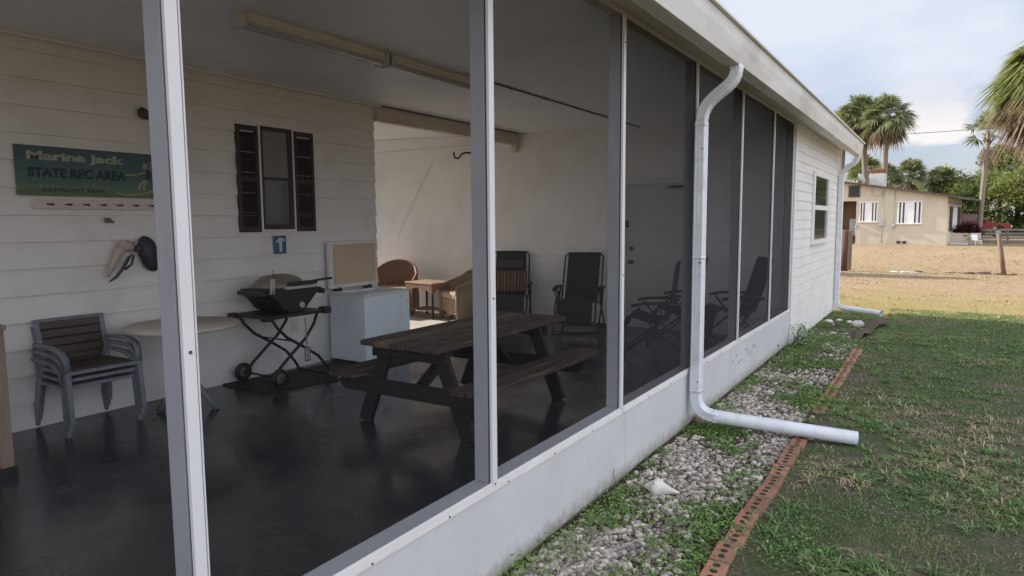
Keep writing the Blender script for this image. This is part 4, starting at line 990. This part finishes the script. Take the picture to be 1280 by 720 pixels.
# ------------------------------------------------------------------ yard posts, debris
o = thing('fence_post', 'short round red brown post behind the far corner of the house', 'post', (-1.02,23.9,-.2))
MB().tube([(0,0,0),(0,0,1.34)],.11,14).build('shaft', M['redpost'], o); MB().lathe([(.112,1.33),(.11,1.37),(.0,1.38)], (0,0,0),'z',14).build('cut_top', M['postwood'], o)
MB().box((.085,-.10,.1),(.20,.08,1.36)).build('backing_post', M['postwood'], o, bevel=.01)
o = MB().tube([(0,0,-.1),(-.10,-.03,.6),(-.2,-.08,1.2)],.062,10,scale=[1.05,1,.92]).build('leaning_post', M['postwood'], None); o.location = (3.2,24.6,-.12); tag(o, 'leaning bare wooden post in the sunlit yard', 'post')
d_ = MB()
for i in range(5): d_.ell((random.uniform(-.4,.4),random.uniform(-.15,.15),.03),(.14,.1,.04),8,5,.5)
o = d_.build('white_rubble', M['whiterock'], None); o.location = (.7,24.1,-.17); tag(o, 'flat white rubble on the dry yard right of the red post', 'rubble')
d_ = MB()
for i in range(14): d_.ell((random.uniform(-1.3,1.3),random.uniform(-.2,.2),.02),(random.uniform(.1,.25),.09,random.uniform(.02,.06)),8,5,.5)
o = d_.build('dirt_ridge', M['husk'], None); o.location = (2.2,24.4,-.16); tag(o, 'low ridge of brown dirt left of the leaning post', 'dirt')

# ------------------------------------------------------------------ neighbour house
nh = thing('neighbour_house', 'single storey beige stucco house with low brown roof across the dry yard', 'house', (1.8,50.5,-.2), R(-7))
def np_(mb, name, m, parent=nh, bevel=0): return mb.build(name, m, parent, bevel)
rs = -.18
def nroof(u): return 3.10+rs*(u) if u > -7 else 3.10+rs*-7+ (u+7)*.18
a = MB(); a.prism([(-13,0),(-6.25,0),(-6.25,2.95),(-5.25,2.95),(-5.25,0),(0,0),(0,nroof(0)),(-7,nroof(-7)),(-13,nroof(-13))], 0,.2); np_(a,'wall',M['stucco'])
a = MB(); a.box((-.2,.2,0),(0,7,nroof(0)-.05)); np_(a,'side_wall',M['stucco'])
a = MB(); a.box((-6.4,1.2,0),(-5.1,1.3,2.95)).box((-6.25,.2,2.96),(-5.25,1.3,3.0)); np_(a,'door_recess',M['ntan'])
a = MB(); a.prism([(1.15,nroof(1.15)),(1.15,nroof(1.15)+.11),(-7,nroof(-7)+.13),(-13.6,nroof(-13.6)+.13),(-13.6,nroof(-13.6)),(-7,nroof(-7)+.02)], -.35,7.2); np_(a,'roof',M['nroof'])
a = MB(); a.prism([(1.17,nroof(1.17)-.06),(1.17,nroof(1.17)+.10),(.1,nroof(.1)+.10),(.1,nroof(.1)+.0)], -.42,-.36); np_(a,'eave_board',M['nroof'])
for u0, u1, z0, z1 in ((-5.05,-3.93,1.55,2.84),(-2.78,-1.38,1.42,2.83)):
    a = MB(); a.box((u0,-.05,z0),(u1,-.002,z1)); w = np_(a,'window_panel',M['nwhite'],nh,.01)
    L_ = u1-u0
    for f in (.08,.23,.70,.87):
        a = MB(); a.box((u0+L_*f,-.065,z0+.04),(u0+L_*(f+.065),-.051,z1-.04)); a.build('dark_stripe', M['ndark'], w)
    MB().box((u0-.06,-.10,z1),(u1+.06,-.002,z1+.05)).build('head_trim', M['nwhite'], w); MB().box((u0-.06,-.10,z0-.05),(u1+.06,-.002,z0)).build('sill', M['nwhite'], w)
a = MB(); a.box((-5.72,-.03,3.25),(-5.1,-.002,3.95)); np_(a,'vent',M['ndark'])
a = MB(); a.box((-5.78,-.04,3.20),(-5.73,-.001,4.0)).box((-5.09,-.04,3.20),(-5.04,-.001,4.0)).box((-5.73,-.04,3.96),(-5.09,-.001,4.0)).box((-5.73,-.04,3.20),(-5.09,-.001,3.24)); np_(a,'vent_frame',M['fence'])
a = MB(); a.tube([(-3.62,-.05,.15),(-3.62,-.05,3.6)],.03,6).tube([(-3.62,-.05,3.5),(-3.9,-.15,3.25),(-4.2,-.2,3.35),(-4.35,-.1,3.75)],.03,6); np_(a,'conduit',M['ngrey'])
a = MB(); a.tube([(-2.95,-.04,1.2),(-2.95,-.04,3.55)],.02,6).tube([(-5.2,-.04,.2),(-5.25,-.04,1.2)],.02,6); np_(a,'conduit',M['ngrey'])
a = MB(); a.box((-3.78,-.14,1.25),(-3.48,-.002,1.72)); np_(a,'meter_box',M['ngrey'],nh,.02)
a = MB(); a.box((-3.05,-.12,1.12),(-2.83,-.002,1.42)).lathe([(.09,0),(.09,-.05)], (-2.94,-.12,1.3),'y',12); np_(a,'meter_box',M['ngrey'],nh,.02)
a = MB(); a.box((-5.28,-.10,1.1),(-5.12,-.002,1.35)); np_(a,'meter_box',M['ngrey'],nh,.02)
a = MB(); a.box((-5.75,.5,.6),(-5.3,.9,1.75)); np_(a,'panel_door',M['ngrey'])
for u in (-2.75,-2.42): a = MB(); a.box((u,-.02,.10),(u+.24,-.001,.28)); np_(a,'foundation_vent',M['ndark'])
a = MB(); a.box((-4.75,1.0,nroof(-4.6)-.3),(-3.85,1.9,4.8)); np_(a,'chimney',M['chim'],nh,.02)
a = MB(); a.box((-4.68,1.05,4.8),(-3.92,1.85,5.12)); 
for k_ in range(3): a.box((-4.72,1.0,4.84+k_*.1),(-3.88,1.9,4.87+k_*.1))
np_(a,'chimney_cap',M['brick'])
ds_ = MB(); ds_.lathe([(.0,0),(.18,.03),(.36,.10),(.38,.115),(.36,.12),(.17,.05),(.0,.02)], (0,0,0),'y',18); dsh = np_(ds_,'dish',M['ngrey']); dsh.location = (-5.1,.9,4.6); dsh.rotation_euler = (R(-30),0,R(75))
a = MB(); a.tube([(-5.1,.9,3.9),(-5.1,.9,4.6)],.03,6); np_(a,'dish_mast',M['ngrey'])
# right side: narrow windows and white porch frame
for y0, y1 in ((1.0,2.2),(5.0,6.5)): np_(MB().box((.002,y0,.9),(.04,y1,2.5)),'side_window',M['ndark'])
a = MB(); a.box((.002,2.6,.1),(.05,4.4,2.45)); np_(a,'side_door',M['nwhite'])
a = MB(); a.tube([(0.02,-.05,2.75),(.9,-.1,2.55),(1.0,-.1,2.45)],.035,6); np_(a,'eave_pipe',M['nroof'])
# patio wall, chair, shrub
o = MB().box((0,0,0),(1.75,.22,.78)).build('patio_wall', M['stucco'], None, bevel=.02); o.location = (1.95,52.6,-.2); tag(o, 'low beige patio wall at the right corner of the neighbour house', 'wall')
o = MB().box((0,0,0),(1.0,.5,.16)).build('step', M['chim'], None, bevel=.02); o.location = (2.0,51.6,-.2); tag(o, 'pale concrete step in front of the patio wall', 'step')
gc = thing('garden_chair', 'white garden chair beside the low patio wall', 'chair', (3.45,52.1,-.19), R(-60)); gc.scale = (.8,.8,.75)
for s in (-1,1):
    MB().bar((.22,s*.24,.42),(.26,s*.26,0),.05,.05,(1,0,0)).build('leg', M['nwhite'], gc); MB().bar((-.2,s*.22,.42),(-.27,s*.24,0),.05,.05,(1,0,0)).build('leg', M['nwhite'], gc)
    MB().bar((-.2,s*.26,.64),(.24,s*.27,.62),.05,.035).build('armrest', M['nwhite'], gc)
MB().box((-.22,-.25,.40),(.25,.25,.43)).build('seat', M['nwhite'], gc); MB().bar((-.22,0,.43),(-.34,0,.9),.48,.03,(1,0,0)).build('backrest', M['nwhite'], gc)
def shrub(name, label, cat, loc, r, h, n, m, size):
    t = thing(name, label, cat, loc)
    MB().tube([(0,0,0),(.05,0,h*.4),(0,.05,h*.7)],.05,6).tube([(0,0,0),(-.2,.1,h*.6)],.03,6).build('stem', M['postwood'], t)
    d = rng.normal(size=(n,3)); d /= np.linalg.norm(d,axis=1)[:,None]; d *= (rng.random(n)**.4)[:,None]
    P0 = d*np.array([r,r*.7,h*.5])+np.array([0,0,h*.55])
    leaves(P0, size, .5, (-.6,1.0), 'foliage', m, None, None, .2, t)
    return t
shrub('shrub', 'dark red leafed shrub between the neighbour house and the rail fence', 'shrub', (2.95,53.2,-.2), .85, 1.35, 1800, M['redleaf'], (.15,.35))
shrub('bush', 'rounded green bush standing behind the far corner of the house', 'bush', (-3.7,22.5,-.2), 1.0, 2.7, 5000, M['leaf'], (.12,.3))
# rail fence
rf = thing('rail_fence', 'weathered wooden rail fence in front of the red pickup truck', 'fence', (3.6,53.5,-.2), R(2))
for x in (0.1,1.55,3.0,4.45,5.9): MB().box((x-.06,-.06,0),(x+.06,.06,1.02)).build('post', M['fence'], rf, bevel=.01)
for z in (.14,.40,.66,.90): MB().box((-.2,-.10,z),(6.2,-.062,z+.14)).build('rail', M['fence'], rf, bevel=.006)
# red pickup truck
tk = thing('pickup_truck', 'red four door pickup truck parked beyond the rail fence', 'pickup truck', (3.45,60.5,.09), R(-4)); tk.scale = (.88,.88,.9)
a = MB(); a.prism([(-3.05,.62),(-3.05,1.30),(-.95,1.32),(-.95,1.26),(-.80,1.30),(1.05,1.28),(2.35,1.16),(2.62,1.05),(2.66,.62),(2.3,.52),(2.15,.85),(1.95,1.0),(1.6,1.0),(1.4,.85),(1.25,.52),(-1.35,.52),(-1.5,.85),(-1.7,1.0),(-2.05,1.0),(-2.25,.85),(-2.4,.55)], -.92,.92); a.build('body', M['truck'], tk, bevel=.05)
a = MB(); pr0 = [(-.92,1.30),(-.72,1.86),(-.55,1.93),(.35,1.93),(.55,1.87),(1.15,1.29)]
b = len(a.v); n6 = len(pr0)
vs = [(x,-.90 if z < 1.4 else -.70,z) for x,z in pr0]+[(x,.90 if z < 1.4 else .70,z) for x,z in pr0]
a.add(vs, [tuple(range(n6)), tuple(reversed(range(n6,2*n6)))]+[(i,n6+i,n6+(i+1)%n6,(i+1)%n6) for i in range(n6)]); a.build('cab', M['truck'], tk, bevel=.03)
def side(x, z): return -.905+.2*(z-1.36)/.5 if z > 1.36 else -.905
for poly in ([(-.66,1.38),(-.52,1.80),(.0,1.83),(.0,1.38)],[(.08,1.38),(.08,1.83),(.40,1.82),(.82,1.38)]):
    a = MB(); a.add([(x,side(x,z)-.012,z) for x,z in poly]+[(x,side(x,z)+.03,z) for x,z in poly], [(0,1,2,3),(7,6,5,4),(0,4,5,1),(1,5,6,2),(2,6,7,3),(3,7,4,0)]); a.build('side_window', M['glass_dark'], tk)
a = MB(); a.add([(1.12,-.8,1.33),(1.12,.8,1.33),(.60,.66,1.86),(.60,-.66,1.86),(1.06,-.8,1.33),(1.06,.8,1.33),(.54,.66,1.86),(.54,-.66,1.86)], [(0,1,2,3),(7,6,5,4),(0,4,5,1),(1,5,6,2),(2,6,7,3),(3,7,4,0)]); a.build('windscreen', M['glass_dark'], tk)
for x in (-1.87,1.78):
    for s in (-1,1):
        w = MB(); w.lathe([(.24,-.11),(.38,-.12),(.41,-.08),(.41,.08),(.38,.12),(.24,.11)], (x,s*.82,.41),'y',22); wo = w.build('wheel', M['tyre'], tk)
        MB().lathe([(.08,-.125),(.23,-.118),(.23,.118),(.08,.125)], (x,s*.82,.41),'y',14).build('rim', M['ngrey'], wo)
a = MB(); a.box((2.60,-.9,.50),(2.78,.9,.72)); a.build('bumper', M['tyre'], tk, bevel=.04)
a = MB(); a.box((2.60,-.5,.74),(2.685,.5,1.0)); a.build('grille', M['tyre'], tk, bevel=.01)
for s in (-1,1): MB().box((2.52,s*.60,.84),(2.69,s*.90,1.02)).build('headlight', M['nwhite'], tk, bevel=.03)
MB().box((.80,-1.10,1.30),(.95,-.93,1.46)).build('mirror', M['tyre'], tk, bevel=.02)
MB().box((-3.16,-.9,.50),(-3.06,.9,.66)).build('bumper', M['chrome'], tk, bevel=.02)

# ------------------------------------------------------------------ palms
def fans(mb_list, cen, n, el, L1, blade, segs, droop, rd, thin=1.0):
    Vv, Ff = mb_list
    for i in range(n):
        az = rd.uniform(0,2*math.pi); e = R(rd.uniform(*el)); l1 = L1*rd.uniform(.7,1.1); bl = blade*rd.uniform(.75,1.1)
        d = Vector((math.cos(az)*math.cos(e), math.sin(az)*math.cos(e), math.sin(e)))
        s = Vector((-math.sin(az), math.cos(az), 0)); n_ = d.cross(s)
        base = Vector(cen)+Vector((rd.uniform(-.08,.08),rd.uniform(-.08,.08),rd.uniform(-.15,.15)))
        hub = base+d*l1+Vector((0,0,-l1*droop*.35))
        b = len(Vv); w = .02*thin*2
        Vv += [base-s*w, base+s*w, hub+s*w*.6, hub-s*w*.6]; Ff.append((b,b+1,b+2,b+3))
        rl = rd.uniform(-.6,.6); s2 = s*math.cos(rl)+n_*math.sin(rl)
        for k_ in range(segs):
            a = R(-105+210*(k_+.5)/segs+rd.uniform(-5,5)); l = bl*(1-.25*abs(a)/R(105))*rd.uniform(.85,1.08)
            dd = (d*math.cos(a)+s2*math.sin(a)).normalized(); cr = dd.cross(d.cross(s2)).normalized()
            m1 = hub+dd*l*.5+Vector((0,0,-l*droop*.12)); tip = hub+dd*l+Vector((0,0,-l*droop*.75))
            wd = l*.075*thin
            b = len(Vv); Vv += [hub+cr*wd*.2, m1+cr*wd, tip, m1-cr*wd]; Ff.append((b,b+1,b+2,b+3))
def palm(name, label, cat, base, h, tr, crown, seed, green=34, dead=16, lean=(0,0), segs=18, mg=None, skirt=(-75,-25), drp=.55, L1=None, el=(-25,85), boots=False, group=None, thin=1.0):
    rd = random.Random(seed); t = thing(name, label, cat, base, 0, group)
    pts = [(lean[0]*f**1.5, lean[1]*f**1.5, h*f) for f in [i/8 for i in range(9)]]
    MB().tube(pts, tr, 12, scale=[1.25]+[1.02]*3+[1,.98,.95,.95,1.0]).build('trunk', M['trunk'], t)
    top = Vector(pts[-1]); L1 = L1 or crown*.5
    G = ([],[]); fans(G, top, green, el, L1, crown*.62, segs, drp, rd, thin); rawmesh('crown', np.array([v[:] for v in G[0]]), np.array(G[1]), mg or M['palm'], t)
    if dead:
        D = ([],[]); fans(D, top-Vector((0,0,crown*.05)), dead, skirt, L1*.85, crown*.60, segs, 1.0, rd, .8*thin); rawmesh('dead_fronds', np.array([v[:] for v in D[0]]), np.array(D[1]), M['deadfrond'], t)
    if boots:
        a = MB()
        for i in range(18): 
            an = rd.uniform(0,6.28); z = top.z-rd.uniform(.05,crown*.45); a.bar((top.x+math.cos(an)*tr,top.y+math.sin(an)*tr,z),(top.x+math.cos(an)*tr*2.2,top.y+math.sin(an)*tr*2.2,z+.3),.08,.03)
        a.build('frond_stubs', M['deadfrond'], t)
    return t
palm('cabbage_palm','tall cabbage palm with full round crown behind the chimney','palm tree',(-2.42,60,-.0),9.6,.20,2.1,1,80,18,(0,0),segs=24,drp=.5,thin=.62,el=(-50,88))
palm('cabbage_palm','leaning cabbage palm with ragged drooping crown left of the taller palm','palm tree',(-3.65,62,-.0),9.9,.22,2.3,2,66,24,(-.75,0),segs=24,thin=.62)
palm('cabbage_palm','green bushy palm crown half hidden behind the eaves gutter','palm tree',(-6.0,64,-.2),9.7,.2,2.1,3,75,8,(.2,0),segs=24,mg=M['palm_y'],thin=.62)
palm('fan_palm','slim young fan palm with sparse green crown in front of the truck','palm tree',(3.70,56,-.2),7.4,.15,1.75,4,17,3,(.22,0),segs=16,skirt=(-80,-50),L1=1.0,drp=.28,el=(-10,85),boots=True,thin=.8)
palm('cabbage_palm','big near palm with hanging dead brown fronds at the right edge','palm tree',(4.1,24,-.17),5.75,.24,1.8,5,230,190,(0,0),segs=30,skirt=(-85,0),L1=.85,drp=.8,el=(-25,88),mg=M['palm_y'],thin=.5)
palm('cabbage_palm','short cabbage palm showing round crown right of the chimney','palm tree',(-1.25,74,-.2),6.0,.2,1.9,6,70,6,thin=.7)
palm('cabbage_palm','small bright palm behind the chimney and dish','palm tree',(-5.3,76,-.2),6.7,.2,2.1,7,70,6,mg=M['palm_y'],thin=.7)
palm('cabbage_palm','low palm with brown dead skirt in the thicket below the big near palm','palm tree',(7.3,77,.05),5.4,.2,1.9,8,30,90,skirt=(-80,10),drp=.9,thin=.6)
palm('cabbage_palm','dark palm directly right of the tall palm trunk, above the neighbour roof','palm tree',(-2.9,70,-.2),5.4,.2,1.9,9,70,8,thin=.7)
palm('cabbage_palm','grey green palm above the truck in the thicket','palm tree',(6.1,80,-.2),7.4,.2,2.0,10,70,16,thin=.7)
palm('cabbage_palm','palm at the left of the thicket above the eave of the neighbour roof','palm tree',(1.4,76,-.2),5.4,.2,1.9,12,70,14,thin=.7)

# thicket mass behind
def thicket():
    rd = np.random.default_rng(5); P0 = []; nrm = []
    cl = []
    for i in range(150):
        x = rd.uniform(-14,18); y = rd.uniform(74,92)
        hmax = 5.4 if x < 1.5 else (5.8+min((x-1.5)*.4,2.6))
        z = rd.uniform(.5,1)**.7*hmax*rd.uniform(.55,1.0); cl.append((x,y,z,rd.uniform(.9,1.9)))
    for i in range(110):
        x = rd.uniform(.5,16); y = rd.uniform(68,76); hmax = 2.9+min(max(x-1,0)*.45,3.4); z = rd.uniform(.1,1.0)*hmax; cl.append((x,y,z,rd.uniform(.8,1.5)))
    for x,y,z,r in cl:
        n = int(560*r); d = rd.normal(size=(n,3)); d /= np.linalg.norm(d,axis=1)[:,None]; d *= (r*(.55+.5*rd.random(n)))[:,None]
        P0.append(d*np.array([1.15,1,.8])+np.array([x,y,z]))
    P0 = np.concatenate(P0); P0 = P0[P0[:,2] > -.3]
    o = leaves(P0, (.14,.34), .6, (-.9,.9), 'thicket', M['leaf'], 'dense green thicket closing the view behind the yard', 'thicket', .25)
thicket()

# overhead cable with its far pole outside the view
cbp = []
for i in range(25):
    f = i/24; cbp.append((-14+34*f, 64-2*f, 8.9-.5*math.sin(math.pi*f)*1.4+.2*f))
o = MB().tube(cbp, .022, 5).build('power_cable', M['cable'], None); tag(o, 'thin dark power cable sagging across the sky behind the palms', 'cable')
cb2 = [(-14+34*i/12, 66, 4.9+.9*math.sin(i/12*2)) for i in range(13)]

# ------------------------------------------------------------------ camera
cam = bpy.data.cameras.new('camera'); co = bpy.data.objects.new('camera', cam); C.objects.link(co)
yaw, pitch, roll, fpx = 5.71634151e-01, 9.90384002e-02, -7.13389790e-03, 834.97
f = Vector((-math.sin(yaw)*math.cos(pitch), math.cos(yaw)*math.cos(pitch), -math.sin(pitch)))
r = Vector((math.cos(yaw), math.sin(yaw), 0)); u = r.cross(f)
r2 = r*math.cos(roll)+u*math.sin(roll); u2 = -r*math.sin(roll)+u*math.cos(roll)
m = Matrix((r2, u2, -f)).transposed().to_4x4(); m.translation = (1.6,0,1.525); co.matrix_world = m
cam.sensor_width = 36; cam.lens = fpx/1280*36; cam.clip_start = .05; cam.clip_end = 3000
sc.camera = co

# ------------------------------------------------------------------ light
EL = 25; travel = Vector((1,-.05,0)).normalized()*math.cos(R(EL))+Vector((0,0,-math.sin(R(EL))))
sl = bpy.data.lights.new('sun','SUN'); so = bpy.data.objects.new('sun', sl); C.objects.link(so)
sl.energy = 3.6; sl.angle = R(.6); sl.color = (1,.92,.80)
so.rotation_euler = travel.to_track_quat('-Z','Y').to_euler(); so.location = (-20,10,20)
w = bpy.data.worlds.new('World'); sc.world = w; w.use_nodes = True
N = w.node_tree.nodes; L = w.node_tree.links
bg = N['Background']; bg.inputs['Strength'].default_value = .055
sky = N.new('ShaderNodeTexSky'); sky.sky_type = 'NISHITA'; sky.sun_disc = False; sky.sun_elevation = R(EL)
sd = -travel; sky.sun_rotation = math.atan2(sd.x, sd.y)
sky.air_density = 1.0; sky.dust_density = 1.2; sky.ozone_density = 1.0
tc = N.new('ShaderNodeTexCoord'); mp = N.new('ShaderNodeMapping'); mp.inputs['Scale'].default_value = (1.0,1.0,2.2)
L.new(tc.outputs['Generated'], mp.inputs['Vector'])
nz = N.new('ShaderNodeTexNoise'); nz.inputs['Scale'].default_value = 1.7; nz.inputs['Detail'].default_value = 6; nz.inputs['Roughness'].default_value = .5
L.new(mp.outputs[0], nz.inputs['Vector'])
mr = N.new('ShaderNodeMapRange'); mr.inputs[1].default_value = .42; mr.inputs[2].default_value = .70; L.new(nz.outputs[0], mr.inputs[0])
# low puffy clouds near the horizon
n2 = N.new('ShaderNodeTexNoise'); n2.inputs['Scale'].default_value = 7.5; n2.inputs['Detail'].default_value = 7; n2.inputs['Roughness'].default_value = .5; L.new(mp.outputs[0], n2.inputs['Vector'])
m2 = N.new('ShaderNodeMapRange'); m2.interpolation_type = 'SMOOTHSTEP'; m2.inputs[1].default_value = .46; m2.inputs[2].default_value = .58; L.new(n2.outputs[0], m2.inputs[0])
sz = N.new('ShaderNodeSeparateXYZ'); L.new(tc.outputs['Generated'], sz.inputs[0])
e2 = N.new('ShaderNodeMapRange'); e2.interpolation_type = 'SMOOTHSTEP'; e2.inputs[1].default_value = .20; e2.inputs[2].default_value = .10; L.new(sz.outputs['Z'], e2.inputs[0])
p2 = N.new('ShaderNodeMath'); p2.operation = 'MULTIPLY'; L.new(m2.outputs[0], p2.inputs[0]); L.new(e2.outputs[0], p2.inputs[1])
# unseen clouds added bright in the east and overhead, filling the shaded walls and porch
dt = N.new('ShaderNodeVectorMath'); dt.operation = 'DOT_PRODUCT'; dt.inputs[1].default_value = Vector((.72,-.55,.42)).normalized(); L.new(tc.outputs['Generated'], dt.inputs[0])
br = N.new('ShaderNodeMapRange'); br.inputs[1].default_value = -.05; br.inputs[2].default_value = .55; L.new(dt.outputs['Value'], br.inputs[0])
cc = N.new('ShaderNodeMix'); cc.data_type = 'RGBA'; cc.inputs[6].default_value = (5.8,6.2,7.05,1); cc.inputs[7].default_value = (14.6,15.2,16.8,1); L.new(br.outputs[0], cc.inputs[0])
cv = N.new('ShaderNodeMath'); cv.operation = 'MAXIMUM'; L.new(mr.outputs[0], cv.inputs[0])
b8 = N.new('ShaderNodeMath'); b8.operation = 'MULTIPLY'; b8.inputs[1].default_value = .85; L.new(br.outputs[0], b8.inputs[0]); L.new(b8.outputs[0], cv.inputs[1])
mx = N.new('ShaderNodeMix'); mx.data_type = 'RGBA'
tn = N.new('ShaderNodeMix'); tn.data_type = 'RGBA'; tn.blend_type = 'MULTIPLY'; tn.inputs[0].default_value = 1; tn.inputs[7].default_value = (.98,.97,1.16,1); L.new(sky.outputs[0], tn.inputs[6])
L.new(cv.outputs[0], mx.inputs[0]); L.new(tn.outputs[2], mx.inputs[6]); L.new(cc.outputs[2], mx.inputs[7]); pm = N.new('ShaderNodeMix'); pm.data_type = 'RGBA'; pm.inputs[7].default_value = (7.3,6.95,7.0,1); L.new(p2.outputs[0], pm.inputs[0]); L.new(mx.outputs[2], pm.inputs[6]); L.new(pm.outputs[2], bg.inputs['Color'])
# ------------------------------------------------------------------ render settings
sc.view_settings.view_transform = 'Standard'; sc.view_settings.look = 'None'; sc.view_settings.exposure = 1.3; sc.view_settings.gamma = 1
sc.render.engine = 'CYCLES'
sc.cycles.use_denoising = True
sc.cycles.max_bounces = 10; sc.cycles.diffuse_bounces = 5; sc.cycles.transparent_max_bounces = 32; sc.cycles.volume_bounces = 0
sc.cycles.sample_clamp_indirect = 6
